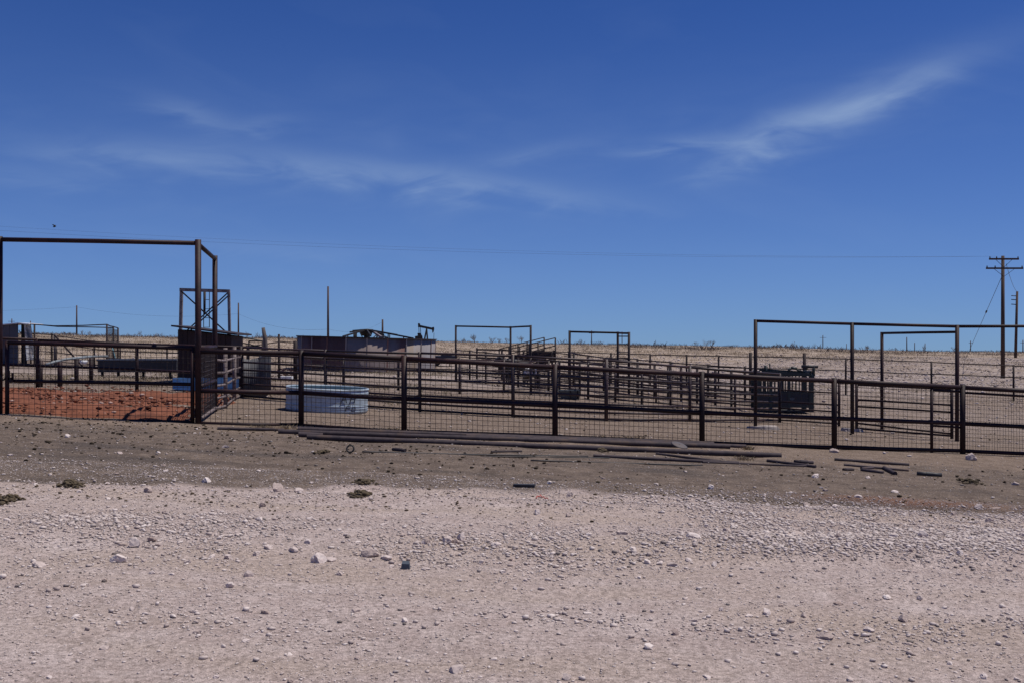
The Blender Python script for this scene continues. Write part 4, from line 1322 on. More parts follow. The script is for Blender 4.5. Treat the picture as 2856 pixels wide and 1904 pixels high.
# ------------------------------------------------------------------ cattle
def cow(name, label, base, head_dir, scale, mat, head_down=0.0, group=None):
    """skinned skeleton; local +x is forward"""
    J = {}
    verts, edges, rad = [], [], []

    def v(p, r):
        verts.append(p)
        rad.append(r)
        return len(verts) - 1
    root = v((-0.45, 0, 1.02), (0.27, 0.27))
    mid = v((0.0, 0, 0.98), (0.31, 0.32))
    sho = v((0.45, 0, 1.02), (0.25, 0.30))
    nk = v((0.72, 0, 1.15 - 0.2 * head_down), (0.16, 0.18))
    hd = v((0.95, 0, 1.30 - 0.7 * head_down), (0.12, 0.12))
    mz = v((1.22, 0, 1.14 - 0.8 * head_down), (0.08, 0.075))
    edges += [(root, mid), (mid, sho), (sho, nk), (nk, hd), (hd, mz)]
    for s in (-1, 1):
        e_ = v((0.93, s * 0.22, 1.36 - 0.7 * head_down), (0.03, 0.05))
        edges.append((hd, e_))
        a = v((0.46, s * 0.15, 0.72), (0.11, 0.12))
        b = v((0.49, s * 0.15, 0.42), (0.06, 0.06))
        c = v((0.47, s * 0.15, 0.12), (0.045, 0.045))
        d = v((0.50, s * 0.15, 0.0), (0.055, 0.055))
        edges += [(sho, a), (a, b), (b, c), (c, d)]
        a = v((-0.48, s * 0.16, 0.74), (0.15, 0.13))
        b = v((-0.62, s * 0.16, 0.44), (0.07, 0.07))
        c = v((-0.55, s * 0.16, 0.14), (0.045, 0.045))
        d = v((-0.52, s * 0.16, 0.0), (0.055, 0.055))
        edges += [(root, a), (a, b), (b, c), (c, d)]
    t1 = v((-0.74, 0, 1.08), (0.06, 0.06))
    t2 = v((-0.82, 0, 0.75), (0.025, 0.025))
    t3 = v((-0.80, 0, 0.45), (0.035, 0.035))
    edges += [(root, t1), (t1, t2), (t2, t3)]
    me = bpy.data.meshes.new(name)
    me.from_pydata([tuple(c * scale for c in p) for p in verts], edges, [])
    me.materials.append(MATS[mat])
    o = bpy.data.objects.new(name, me)
    COL.objects.link(o)
    o.location = base
    o.rotation_euler = (0, 0, head_dir)
    md = o.modifiers.new('skin', 'SKIN')
    md.use_smooth_shade = True
    lay = me.skin_vertices[0] if len(me.skin_vertices) else None
    if lay is None:
        bpy.context.view_layer.objects.active = o
        bpy.ops.mesh.customdata_skin_add()
        lay = me.skin_vertices[0]
    for i, r in enumerate(rad):
        lay.data[i].radius = (r[0] * scale, r[1] * scale)
        lay.data[i].use_root = (i == 0)
    ss = o.modifiers.new('sub', 'SUBSURF')
    ss.levels = 2
    ss.render_levels = 2
    tag(o, label, 'cow', group)
    return o


cb_ = at_Y(1440, 47.0)
cow('cow', 'black cow standing in the middle pens behind the rails', cb_, R(200), 0.92, 'hide_black')
cc_ = at_Y(1484, 44.0)
cow('calf', 'black and white speckled calf standing beside the black cow', cc_, R(-48), 0.72, 'hide_spotted', 0.25)

# ------------------------------------------------------------------ utility poles and wires
def utility_pole(label, sx, Y, st, r, arms=(), group=None, base=None, mat='pole_wood', lean=0.0):
    b = at_Y(sx, Y) if base is None else base
    root = thing('utility_pole', b, label, 'utility pole', group)
    top = W(sx + lean, st, Y)
    MB().tube([b - Vector((0, 0, 0.5)), top], [r, r * 0.72], 10).build('pole', mat, root)
    for dz, hw_l, hw_r, br in arms:
        z = top.z - dz
        arm = MB().beam((top.x - hw_l, Y - r - 0.03, z), (top.x + hw_r, Y - r - 0.03, z), 0.10, 0.13).build('crossarm', mat, root)
        if br:
            for s_, hw in ((-1, hw_l), (1, hw_r)):
                MB().beam((top.x + s_ * hw * 0.55, Y - r - 0.02, z - 0.05), (top.x, Y - r, z - 0.62), 0.04, 0.02).build('brace', 'dark_steel', root)
            for fx in (-0.95, -0.5, 0.95):
                xx = top.x + (hw_l if fx < 0 else hw_r) * fx
                MB().tube([(xx, Y - r - 0.03, z + 0.06), (xx, Y - r - 0.03, z + 0.2)], [0.05, 0.03], 7).build('insulator', 'scrap_dark', arm)
    return root, top


main_pole, mtop = utility_pole('tall wooden utility pole with two crossarms on the pale slope', 2797, 75, 714, 0.16, ((0.25, 1.12, 1.10, True), (0.95, 1.35, 1.42, True)))
pole2, p2top = utility_pole('wooden utility pole without crossarms behind the two-crossarm pole', 2832, 128, 813, 0.19, (), lean=5)
for dz in (0.6, 1.1, 1.7):
    MB().tube([(p2top.x - 0.05, 128, p2top.z - dz), (p2top.x - 0.75, 128, p2top.z - dz + 0.05)], 0.06, 6).build('insulator', 'scrap_dark', pole2)
fgroup = 'far utility poles beyond the ridge'
pole_tops = {}
for i, (sx_, Y_, st_, r_, arm) in enumerate(((214, 185, 852, .16, ()), (665, 175, 845, .16, ()), (915, 140, 799, .17, ()), (1067, 190, 891, .22, ()))):
    labs = ['bare slim pole on the ridge left of the gateway crossbar', 'bare slim pole on the ridge just right of the steel tower', 'tallest bare pole on the ridge above the rusty tank', 'short bare pole above the right half of the rusty tank roof']
    pr_, pt_ = utility_pole(labs[i], sx_, Y_, st_, r_, arm)
    pole_tops[sx_] = pt_
for sx_, Y_, st_, hw in ((33, 330, 889, 1.1), (85, 360, 895, 0), (1650, 330, 922, 0.9), (1735, 420, 925, 1.2), (2295, 380, 935, 1.2), (2361, 480, 958, 0), (2529, 330, 940, 0), (2551, 420, 955, 0), (2580, 420, 957, 0), (2707, 380, 950, 0.8), (2853, 330, 948, 1.0)):
    utility_pole('distant thin pole rising beyond the ridge line', sx_, Y_, st_, 0.20, ((0.9, hw, hw, False),) if hw else (), fgroup)


def wire(label, pts, sag, r=0.012, group=None, n=24, name='power_line'):
    pts = [Vector(p) for p in pts]
    P_ = []
    for a_, b_ in zip(pts[:-1], pts[1:]):
        for i in range(n):
            t = i / n
            P_.append(a_.lerp(b_, t) - Vector((0, 0, sag * 4 * t * (1 - t))))
    P_.append(pts[-1])
    o = MB().tube(P_, r, 5).build(name, 'scrap_dark', None, pts[0])
    return tag(o, label, 'cable', group)


offL = Vector((-62, 66, W(-1180, 555, 66).z))
wire('long overhead power line running left from the two-crossarm pole', [mtop + Vector((-1.05, -0.19, -0.05)), offL], 1.25, 0.005, 'overhead power lines')
wire('long overhead power line running left from the two-crossarm pole', [mtop + Vector((-0.5, -0.19, -0.05)), offL + Vector((0.5, 0.6, 0.35))], 1.2, 0.004, 'overhead power lines')
wire('overhead line from the two-crossarm pole down past the plain pole', [mtop + Vector((0.2, -0.1, -0.6)), p2top + Vector((0, -0.2, -0.1))], 0.5, 0.016)
gyb = G(2688, 1012)
gya = mtop + Vector((-0.1, -0.1, -1.5))
gy = wire('guy wire slanting from the two-crossarm pole to the pale slope', [mtop + Vector((-0.1, -0.1, -1.5)), gyb], 0.0, 0.018, None, 4, 'guy_wire')
MB().tube([gya.lerp(gyb, 0.32), gya.lerp(gyb, 0.335)], 0.07, 8).build('insulator', 'scrap_dark', gy)
wire('sagging line between the bare poles along the ridge', [pole_tops[214] + Vector((-60, 3, 0)), pole_tops[214] - Vector((0, 0, 0.3)), pole_tops[665] - Vector((0, 0, 1.9)), pole_tops[915] - Vector((0, 0, 6.0)), pole_tops[1067] - Vector((0, 0, 0.4))], 1.0, 0.011)

# bird flying past the line
bp = W(152, 632, 60)
bd = MB()
bd.tube([bp + Vector((-0.10, 0, -0.03)), bp + Vector((-0.03, 0, -0.02)), bp + Vector((0.05, 0, 0.01)), bp + Vector((0.10, 0, 0.03))], [0.012, 0.04, 0.04, 0.012], 7)
for s_ in (-1, 1):
    bd.add([bp + Vector((0.05, 0, 0.02)), bp + Vector((-0.04, 0, 0.02)), bp + Vector((-0.08, s_ * 0.16, 0.10)), bp + Vector((0.02, s_ * 0.13, 0.09)), bp + Vector((0.05, 0, 0.03)), bp + Vector((-0.04, 0, 0.03)), bp + Vector((-0.08, s_ * 0.16, 0.105)), bp + Vector((0.02, s_ * 0.13, 0.1))], [(0, 1, 2, 3), (4, 7, 6, 5), (0, 3, 7, 4), (1, 5, 6, 2), (2, 6, 7, 3)])
tag(bd.build('bird', 'feather', None, bp), 'small dark bird flying near the overhead power line', 'bird')

# ------------------------------------------------------------------ pump jack
pj = at_Y(1190, 240)
YJ = 240.0
pjr = thing('pump_jack', pj, 'black oil pump jack nodding beyond the rusty tank', 'pump jack')
pv = W(1190, 916, YJ)
for sx_ in (1182, 1192):
    for yy in (-0.9, 0.9):
        MB().beam(Vector((W(sx_ + (1 if sx_ > 1185 else 0), 0, YJ).x, YJ + yy, gzf(W(sx_, 0, YJ).x, YJ))), pv + Vector((0, yy * 0.2, 0)), 0.26, 0.26).build('samson_post', 'black_iron', pjr)
MB().beam(W(1167, 909, YJ), W(1209, 918, YJ), 0.4, 0.55).build('walking_beam', 'black_iron', pjr)
hh = MB()
hh.prism([W(1205, 913, YJ - .25), W(1210, 912, YJ - .25), W(1211, 918, YJ - .25), W(1209, 926, YJ - .25), W(1206, 929, YJ - .25), W(1205, 921, YJ - .25)], (0, 0.5, 0)).build('horse_head', 'black_iron', pjr)
MB().prism([W(1166, 913, YJ - .3), W(1173, 913, YJ - .3), W(1171, 903, YJ - .3), W(1168, 901, YJ - .3), W(1165.5, 903, YJ - .3)], (0, 0.6, 0)).build('counterweight', 'black_iron', pjr)
for x0__, x1__ in ((1168, 1169), (1172, 1174)):
    MB().beam(W(x0__, 911, YJ), W(x1__, 934, YJ), 0.14, 0.14).build('pitman_arm', 'black_iron', pjr)
cg = W(1170, 938, YJ)
MB().prism([W(1164, 929, YJ - .5), W(1172, 929, YJ - .5), W(1177, 937, YJ - .5), W(1179, 950, YJ - .5), W(1158, 950, YJ - .5), W(1157, 938, YJ - .5), W(1165, 936, YJ - .5)], (0, 1.0, 0)).build('crank_and_motor', 'black_iron', pjr)
MB().box((W(1155, 0, YJ).x, YJ - 0.8, pj.z - 0.3), (W(1200, 0, YJ).x, YJ + 0.8, W(0, 949, YJ).z)).build('base_skid', 'black_iron', pjr)
MB().tube([W(1210.5, 928, YJ), W(1209.5, 950, YJ)], 0.06, 5).build('polished_rod', 'black_iron', pjr)

# ------------------------------------------------------------------ scrap pipes on the ground
sgroup = 'scrap pipes lying along the fence'


def ground_pipe(label, a, b, dia, mat='scrap_pipe', group=None, hollow=True, name='scrap_pipe', lift=0.0, nseg=14):
    A, B_ = G(*a), G(*b)
    pts = []
    for i in range(nseg + 1):
        p_ = A.lerp(B_, i / nseg)
        pts.append(p_)
    # rests on the highest ground under it
    zs = np.array([gzf(p_.x, p_.y) for p_ in pts])
    t = np.linspace(0, 1, nseg + 1)
    k_ = np.polyfit(t, zs, 1)
    ln = np.polyval(k_, t)
    up = max(0.0, float((zs - ln).max()) * 0.35)
    pts = [Vector((p_.x, p_.y, float(l_) + up + dia * 0.42 + lift)) for p_, l_ in zip(pts, ln)]
    mb = MB()
    mb.tube(pts, dia / 2, 12, not hollow)
    if hollow:
        d = (pts[-1] - pts[0]).normalized()
        mb.tube([pts[0] + d * 0.0005, pts[0] + d * 0.25], dia / 2 * 0.86, 10, True)
        mb.tube([pts[-1] - d * 0.25, pts[-1] - d * 0.0005], dia / 2 * 0.86, 10, True)
    o = mb.build(name, mat, None, pts[0])
    return tag(o, label, 'pipe', group)


ground_pipe('thin pipe on the ground below the first fence post after the gateway', (606, 1194), (792, 1198), 0.06)
ground_pipe('longest heavy pipe lying along the foot of the fence', (776, 1207), (2035, 1253), 0.10, lift=-0.012)
ground_pipe('heavy pipe lying tight behind the longest one', (830, 1201), (1990, 1245), 0.10, lift=-0.015)
ground_pipe('dark pipe ending in a reducer beside the plate', (1300, 1222), (2080, 1250), 0.085, lift=-0.012)
ground_pipe('heavy pipe along the lot side of the bundle', (856, 1223), (2178, 1277), 0.10, lift=-0.012)
ground_pipe('short dark butt of pipe poking out at the bundle start', (832, 1217), (900, 1219), 0.10)
for i, (a, b, d, mt, lab) in enumerate((
        ((1655, 1275), (2060, 1295), 0.075, 'scrap_pipe', 'slim pipe on bare earth lying before the heavy bundle'),
        ((1830, 1268), (2010, 1288), 0.06, 'scrap_pipe', 'short slim pipe crossing behind another before the bundle'),
        ((1960, 1291), (2275, 1304), 0.05, 'scrap_pipe', 'thin rod reaching beyond the end of the heavy bundle'),
        ((1010, 1264), (1420, 1270), 0.03, 'scrap_dark', 'thin dark rod lying on the bare earth beside the iron ring'),
        ((1230, 1267), (1640, 1276), 0.03, 'scrap_dark', 'thin dark rod among several on the bare earth'),
        ((1340, 1272), (1700, 1281), 0.025, 'scrap_dark', 'thin dark rod nearest the lot among several'),
        ((1480, 1285), (1960, 1299), 0.028, 'scrap_dark', 'long thin dark rod before the slim pipe'),
        ((1370, 1262), (1455, 1261), 0.05, 'scrap_pipe', 'short grey pipe length lying above the thin rods'),
        ((2140, 1288), (2275, 1306), 0.07, 'scrap_pipe', 'short pipe lying aslant at the end of the bundle'),
        ((2328, 1284), (2535, 1297), 0.075, 'scrap_pipe', 'tapering pipe below the fence right of the bundle'),
        ((2354, 1297), (2534, 1310), 0.06, 'scrap_pipe', 'second slim pipe just below the tapering one'),
        ((2402, 1306), (2435, 1304), 0.06, 'scrap_pipe', 'short dark pipe offcut touching the slim pipe'),
        ((2357, 1310), (2375, 1309), 0.07, 'scrap_pipe', 'small dark pipe offcut left of the other short pieces'),
        ((2424, 1312), (2441, 1314), 0.075, 'scrap_pipe', 'small dark pipe offcut between two short pieces'),
        ((2466, 1305), (2497, 1320), 0.09, 'scrap_pipe', 'stubby thick pipe pointing towards the gravel lot'),
        ((2583, 1322), (2601, 1323), 0.10, 'scrap_dark', 'lone dark pipe stub on bare earth right of the others'),
        ((2231, 1293), (2252, 1294), 0.09, 'scrap_pipe', 'small dark offcut just beyond the slanting short pipe'),
        ((1104, 1258), (1122, 1261), 0.08, 'scrap_pipe', 'short grey pipe stub lying above the thin dark rods'),
)):
    ground_pipe(lab, a, b, d * 0.82, mt, None, d > 0.04, lift=-0.006)
# steel disc, iron ring, plank, red cord
dc = G(1897, 1262)
dsc = MB()
tl_ = Matrix.Rotation(R(16), 3, 'Y') @ Matrix.Rotation(R(14), 3, 'X')
dsc.revolve([(0.012, 0.02), (0.03, 0.02), (0.14, 0.012), (0.165, 0.0), (0.14, -0.008), (0.012, -0.008)], dc + Vector((0, 0.1, 0.13)), 28, tl_)
tag(dsc.build('steel_disc', 'grey_sheet', None, dc + Vector((0, 0.1, 0.13))), 'grey round steel disc resting on the pipe bundle', 'disc')
rc = G(977, 1266)
tor = MB()
tor.revolve([(0.055 + 0.014 * math.cos(a), 0.014 * math.sin(a)) for a in np.linspace(0, 2 * math.pi, 7)], rc + Vector((0, 0, 0.07)), 18, Matrix.Rotation(R(70), 3, 'X'))
tag(tor.build('iron_ring', 'black_iron', None, rc), 'small black iron ring stood on edge on the bare earth', 'ring')
pk = G(1461, 1358)
MBp = MB().beam(pk + Vector((-0.13, 0, 0.025)), pk + Vector((0.14, -0.05, 0.025)), 0.09, 0.03)
tag(MBp.build('dark_plank', 'scrap_dark', None, pk), 'short dark plank lying at the edge of the pale gravel', 'plank')
bk = G(1131, 1573)
MBk = MB().add([bk + Vector(p_) * 0.68 for p_ in ((-.05, -.035, 0), (.05, -.04, 0), (.055, .04, 0), (-.045, .045, 0), (-.042, -.025, .065), (.042, -.032, .062), (.044, .03, .085), (-.036, .034, .088))], [(3, 2, 1, 0), (4, 5, 6, 7), (0, 1, 5, 4), (1, 2, 6, 5), (2, 3, 7, 6), (3, 0, 4, 7)])
tag(MBk.build('black_block', 'emblem', None, bk), 'small dark blue grey block among the pale stones of the gravel lot', 'block')
rp = [G(1495 + i * 4.2, 1392 - 4 * math.sin(i * 0.6) - (2 if i % 2 else 0)) + Vector((0, 0, 0.015 + 0.01 * (i % 2))) for i in range(9)]
tag(MB().tube(rp, 0.006, 5).build('red_cord', 'red_cord', None, rp[0]), 'short scrap of red cord on the pale gravel', 'cord')

# concrete footings showing at post bases
for sx_, sy_, w_, lab in ((2128, 1195, 0.36, 'broken concrete footing lying at the foot of the right gateway'), (2375, 1202, 0.26, 'flat concrete collar round the middle post of the right gateway')):
    b = G(sx_, sy_)
    mb = MB()
    n = 12
    ring, ring2 = [], []
    for i in range(n):
        a = 2 * math.pi * i / n
        rr = w_ * random.uniform(0.8, 1.15)
        ring.append(b + Vector((rr * math.cos(a) * 1.2, rr * math.sin(a) * 0.7, -0.03)))
        ring2.append(b + Vector((rr * math.cos(a) * 1.05, rr * math.sin(a) * 0.6, random.uniform(0.05, 0.10))))
    mb.add(ring + ring2, [(i, (i + 1) % n, n + (i + 1) % n, n + i) for i in range(n)] + [tuple(range(n, 2 * n))])
    tag(mb.build('concrete_footing', 'concrete', None, b), lab, 'footing')


# ------------------------------------------------------------------ stones
def ico(sub):
    import bmesh
    bm = bmesh.new()
    bmesh.ops.create_icosphere(bm, subdivisions=sub, radius=1.0)
    bm.verts.ensure_lookup_table()
    V = np.array([v.co[:] for v in bm.verts])
    Fc = np.array([[v.index for v in f.verts] for f in bm.faces])
    bm.free()
    return V, Fc


def rock_shape(sub, seed, ncut=9, zlo=0.32, zhi=0.60):
    r_ = np.random.default_rng(seed)
    V, Fc = ico(sub)
    V = V * np.array([1.0, r_.uniform(0.6, 0.95), r_.uniform(zlo, zhi)])
    for _ in range(ncut):
        n = r_.normal(size=3)
        n /= np.linalg.norm(n)
        d = r_.uniform(0.35, 0.62)
        s = V @ n - d
        V = V - np.clip(s, 0, None)[:, None] * n * 0.95
    V = V + r_.normal(size=V.shape) * 0.025
    V /= np.abs(V[:, 0]).max() * 2.0            # unit width
    V[:, 2] -= V[:, 2].min() * 0.75             # a little buried
    return V, Fc


ROCKS = []
for s_ in range(12):
    V, Fc = rock_shape(3, 100 + s_, 11)
    me = bpy.data.meshes.new('rock')
    me.from_pydata(V.tolist(), [], Fc.tolist())
    me.materials.append(MATS['stone'])
    me.update()
    ROCKS.append(me)

rock_list = []


def zoom(x0, y0, s, items):
    for x, y, w in items:
        rock_list.append((x0 + x / s, y0 + y / s, w / s))


zoom(0, 1450, 1.647, [(2095, 700, 100), (2270, 640, 45), (2205, 732, 35), (905, 507, 50), (1130, 542, 35), (480, 580, 40), (710, 638, 30), (990, 710, 45), (540, 465, 28), (1140, 242, 45), (1000, 202, 30), (620, 214, 30), (475, 352, 25), (380, 300, 45), (410, 302, 40), (915, 120, 40), (1635, 404, 40), (1858, 449, 32), (1330, 600, 30), (1610, 690, 32), (1335, 730, 35), (1460, 172, 80), (2280, 120, 70), (1895, 131, 40), (2210, 170, 35), (1860, 80, 25), (1523, 85, 25), (140, 356, 25), (790, 244, 25), (700, 243, 22), (1510, 162, 60), (1180, 142, 50), (700, 92, 50), (620, 112, 60), (560, 108, 50), (735, 108, 60), (1045, 157, 50), (1280, 195, 45), (320, 640, 25), (225, 716, 35), (800, 703, 20), (1645, 612, 28), (2310, 567, 25), (1205, 494, 28), (825, 407, 20), (605, 408, 25), (1025, 431, 25), (255, 424, 22), (975, 632, 25), (1455, 656, 35), (1320, 629, 20), (1230, 120, 50), (1350, 130, 45), (1700, 145, 60), (1770, 155, 50), (1960, 105, 55), (2060, 110, 60), (2120, 100, 45), (1560, 60, 30), (1640, 100, 40), (1420, 100, 45), (1800, 190, 45), (1090, 180, 40), (975, 150, 45), (860, 190, 30), (540, 185, 55), (170, 205, 60), (480, 270, 35), (660, 180, 32), (1560, 232, 35), (1950, 208, 50), (2070, 185, 40), (2310, 220, 35)])
zoom(1428, 1450, 1.647, [(900, 706, 60), (1755, 447, 45), (1998, 468, 38), (1440, 538, 65), (1170, 427, 40), (1083, 435, 38), (1330, 367, 30), (1500, 381, 45), (1580, 372, 28), (365, 513, 35), (348, 408, 50), (115, 404, 45), (205, 418, 40), (293, 424, 35), (405, 454, 30), (835, 453, 32), (1340, 440, 28), (1990, 399, 35), (60, 263, 35), (583, 257, 28), (1875, 362, 30), (1675, 357, 25), (1900, 304, 25), (2010, 658, 40), (2040, 693, 30), (1833, 608, 40), (1920, 589, 30), (1280, 569, 32), (750, 512, 35), (500, 82, 60), (1750, 110, 70), (2250, 140, 50), (1885, 106, 50), (830, 106, 80), (465, 125, 30), (2140, 89, 25), (2270, 541, 40), (1970, 608, 35), (2170, 726, 50), (1555, 730, 45), (255, 726, 40), (445, 480, 25), (540, 465, 30), (1233, 392, 30), (960, 411, 25), (870, 417, 30), (40, 60, 50), (350, 90, 40), (920, 65, 40), (1100, 130, 50), (620, 190, 45), (680, 195, 40), (930, 205, 30), (1300, 85, 55), (1120, 170, 30), (1680, 160, 45), (2060, 190, 40), (2200, 200, 40), (820, 495, 28), (880, 500, 30), (1080, 520, 30), (1220, 545, 35), (1440, 505, 28)])
zoom(0, 1150, 1.647, [(680, 358, 45), (1275, 350, 60), (1370, 350, 50), (1140, 387, 25), (575, 430, 32), (1205, 431, 35), (910, 441, 22), (1025, 511, 30), (75, 557, 25), (395, 557, 25), (750, 243, 32), (550, 193, 30), (310, 106, 30), (1035, 165, 25), (50, 196, 25), (150, 320, 30), (490, 323, 30), (945, 315, 40), (895, 92, 20), (1680, 170, 22), (360, 360, 30), (245, 318, 26), (725, 188, 30), (1437, 185, 18), (535, 280, 18), (1500, 382, 14), (2003, 374, 20), (2060, 380, 28), (1095, 434, 24), (1460, 432, 30), (1270, 440, 26), (235, 165, 14), (985, 242, 12), (1460, 292, 16)])
zoom(1428, 1150, 1.647, [(420, 306, 32), (1395, 293, 50), (1635, 299, 25), (2310, 333, 30), (1435, 358, 30), (705, 383, 25), (910, 358, 40), (265, 386, 30), (1755, 364, 40), (1420, 345, 26), (170, 328, 32), (130, 345, 30), (60, 340, 26), (1280, 370, 26), (1590, 395, 30), (2140, 440, 40), (2230, 440, 36), (2190, 500, 50), (1480, 440, 36), (1350, 425, 36), (960, 465, 34), (820, 410, 24), (1160, 400, 30), (1040, 385, 24), (300, 240, 16), (970, 290, 14), (1480, 183, 34), (2110, 215, 40)])

grp_lot = 'loose pale rocks on the gravel lot'
grp_soil = 'loose pale rocks on the bare brown earth'


def rock_label(X, Y):
    if Y > 12.9:
        return 'loose pale limestone rock on the bare brown earth before the fence', 'loose pale rocks on the bare brown earth'
    if Y > 11.6:
        return 'loose pale limestone rock at the edge where pale gravel meets brown earth', 'loose pale rocks at the edge of the gravel'
    if Y > 7.9:
        return 'loose pale limestone rock in the coarse gravel windrow across the lot', 'loose pale rocks in the coarse gravel windrow'
    return 'loose pale limestone rock on the smoother packed gravel short of the windrow', 'loose pale rocks on the packed gravel'


nrock = 0
rock_xy = []


def put_rock(X, Y, w, seed, label, group, name='rock'):
    global nrock
    o = bpy.data.objects.new(name, ROCKS[seed % 12])
    COL.objects.link(o)
    o.location = (X, Y, gzf(X, Y) - 0.09 * w - 0.002)
    o.scale = (w, w * random.uniform(0.8, 1.1), w * random.uniform(0.7, 1.1))
    o.rotation_euler = (random.uniform(-.15, .15), random.uniform(-.15, .15), random.uniform(0, 6.28))
    if label:
        tag(o, label, 'rock', group)
    nrock += 1
    rock_xy.append((X, Y))
    return o


for sx_, sy_, wp_ in rock_list:
    p_ = G(sx_, sy_)
    w = wp_ / F * p_.y * 0.88
    lot = p_.y < 12.9
    if wp_ > 55 and sy_ > 1850 and sx_ < 1400:
        put_rock(p_.x, p_.y, w, nrock, 'long flat pale slab of limestone lying alone in the smooth foreground gravel', None)
        continue
    if sx_ > 1900 and sy_ > 1870 and wp_ > 34 and sx_ < 2000:
        put_rock(p_.x, p_.y, w, nrock, 'angular brown faced rock standing alone in the smooth foreground gravel', None)
        continue
    put_rock(p_.x, p_.y, w, nrock, *rock_label(p_.x, p_.y))


def gravel_density(X, Y):
    wob = vnoise(X, Y, 3, 41) * 0.9 + vnoise(X, Y, 1.1, 49) * 0.4
    band = np.exp(-((Y - 8.95 - 0.06 * X - wob) / (0.55 + 0.25 * sstep(-1, 1, X))) ** 2) * (0.75 + 0.25 * sstep(-2.5, -0.3, X))
    right = sstep(0.6, 2.6, X + wob) * sstep(8.6, 9.4, Y) * (1 - sstep(11.6, 13.0, Y + wob * 0.5))
    strip = np.exp(-((Y - 6.4 - 0.03 * X - vnoise(X, Y, 2, 43) * 0.8) / 0.25) ** 2) * 0.42 * (0.3 + 0.7 * sstep(-0.6, 0.4, X))
    left = np.exp(-((X + 3.2) / 1.0) ** 2 - ((Y - 8.2) / 0.9) ** 2) * 0.55 + np.exp(-((X + 1.7) / 0.7) ** 2 - ((Y - 5.9) / 0.28) ** 2) * 0.5
    streak = np.exp(-((Y - 11.4 - 0.1 * X - wob) / 0.3) ** 2) * 0.30 * sstep(-0.3, 0.8, X)
    clump = 0.55 + 0.9 * np.clip(vnoise(X, Y, 0.8, 44) + vnoise(X, Y, 0.3, 45) * 0.8, -0.5, 1)
    return np.clip((band + right * 0.8 + strip + left + streak) * clump, 0, 1.2) + 0.045


# fill up to 300 single rocks where the gravel is coarse
tries = 0
while nrock < 300 and tries < 20000:
    tries += 1
    Y_ = random.uniform(5.2, 13.0)
    X_ = random.uniform(-0.58, 0.58) * Y_
    if random.random() > float(gravel_density(np.array([X_]), np.array([Y_]))[0]):
        continue
    put_rock(X_, Y_, random.uniform(0.045, 0.07), nrock, *rock_label(X_, Y_))

# gravel too fine to count -------------------------------------------------------
SMALL = []
for s_ in range(14):
    SMALL.append(rock_shape(1, 500 + s_, 5, 0.28, 0.55))


def scatter(name, X, Y, w, tint, mat='gravel', bury=0.0):
    n = len(X)
    Z = gz(X, Y)
    vi = rng.integers(0, len(SMALL), n)
    ang = rng.uniform(0, 2 * np.pi, n)
    allV, allF, allT = [], [], []
    base = 0
    for k_ in range(len(SMALL)):
        sel = np.where(vi == k_)[0]
        if len(sel) == 0:
            continue
        V, Fc = SMALL[k_]
        ca, sa = np.cos(ang[sel]), np.sin(ang[sel])
        ww = w[sel]
        hz = ww * rng.uniform(0.7, 1.1, len(sel))
        x = (V[None, :, 0] * ca[:, None] - V[None, :, 1] * sa[:, None]) * ww[:, None] + X[sel][:, None]
        y = (V[None, :, 0] * sa[:, None] + V[None, :, 1] * ca[:, None]) * ww[:, None] + Y[sel][:, None]
        z = V[None, :, 2] * hz[:, None] + Z[sel][:, None] - bury * ww[:, None]
        allV.append(np.stack([x, y, z], -1).reshape(-1, 3))
        nv = len(V)
        f = Fc[None] + (np.arange(len(sel)) * nv)[:, None, None] + base
        allF.append(f.reshape(-1, 3))
        allT.append(np.repeat(tint[sel], nv, axis=0))
        base += len(sel) * nv
    V = np.concatenate(allV)
    Fc = np.concatenate(allF)
    T = np.concatenate(allT)
    me = bpy.data.meshes.new(name)
    me.vertices.add(len(V))
    me.vertices.foreach_set('co', V.reshape(-1).astype(np.float32))
    me.loops.add(Fc.size)
    me.loops.foreach_set('vertex_index', Fc.reshape(-1).astype(np.int32))
    me.polygons.add(len(Fc))
    me.polygons.foreach_set('loop_start', (np.arange(len(Fc)) * 3).astype(np.int32))
    me.update(calc_edges=True)
    a = me.color_attributes.new('tint', 'FLOAT_COLOR', 'POINT')
    a.data.foreach_set('color', np.concatenate([T, np.ones((len(T), 1))], 1).reshape(-1).astype(np.float32))
    me.materials.append(MATS[mat])
    o = bpy.data.objects.new(name, me)
    COL.objects.link(o)
    return o


def sample(n, y0, y1, spread, dens=None, power=1.0, over=6):
    Y = y0 + (y1 - y0) * rng.uniform(0, 1, n * over) ** power
    X = rng.uniform(-1, 1, n * over) * (spread * y1)
    keep = np.abs(X) < spread * Y + 0.8
    X, Y = X[keep], Y[keep]
    if dens is not None:
        k_ = rng.uniform(0, 1, len(X)) < dens(X, Y)
        X, Y = X[k_], Y[k_]
    return X[:n], Y[:n]


def tints(n, lo=(0.40, 0.33, 0.30), hi=(0.66, 0.58, 0.54), dark=0.06):
    t = rng.uniform(0, 1, (n, 1))
    T = np.array(lo) * (1 - t) + np.array(hi) * t
    d = rng.uniform(0, 1, n) < dark
    T[d] *= rng.uniform(0.35, 0.7, (d.sum(), 1))
    return T


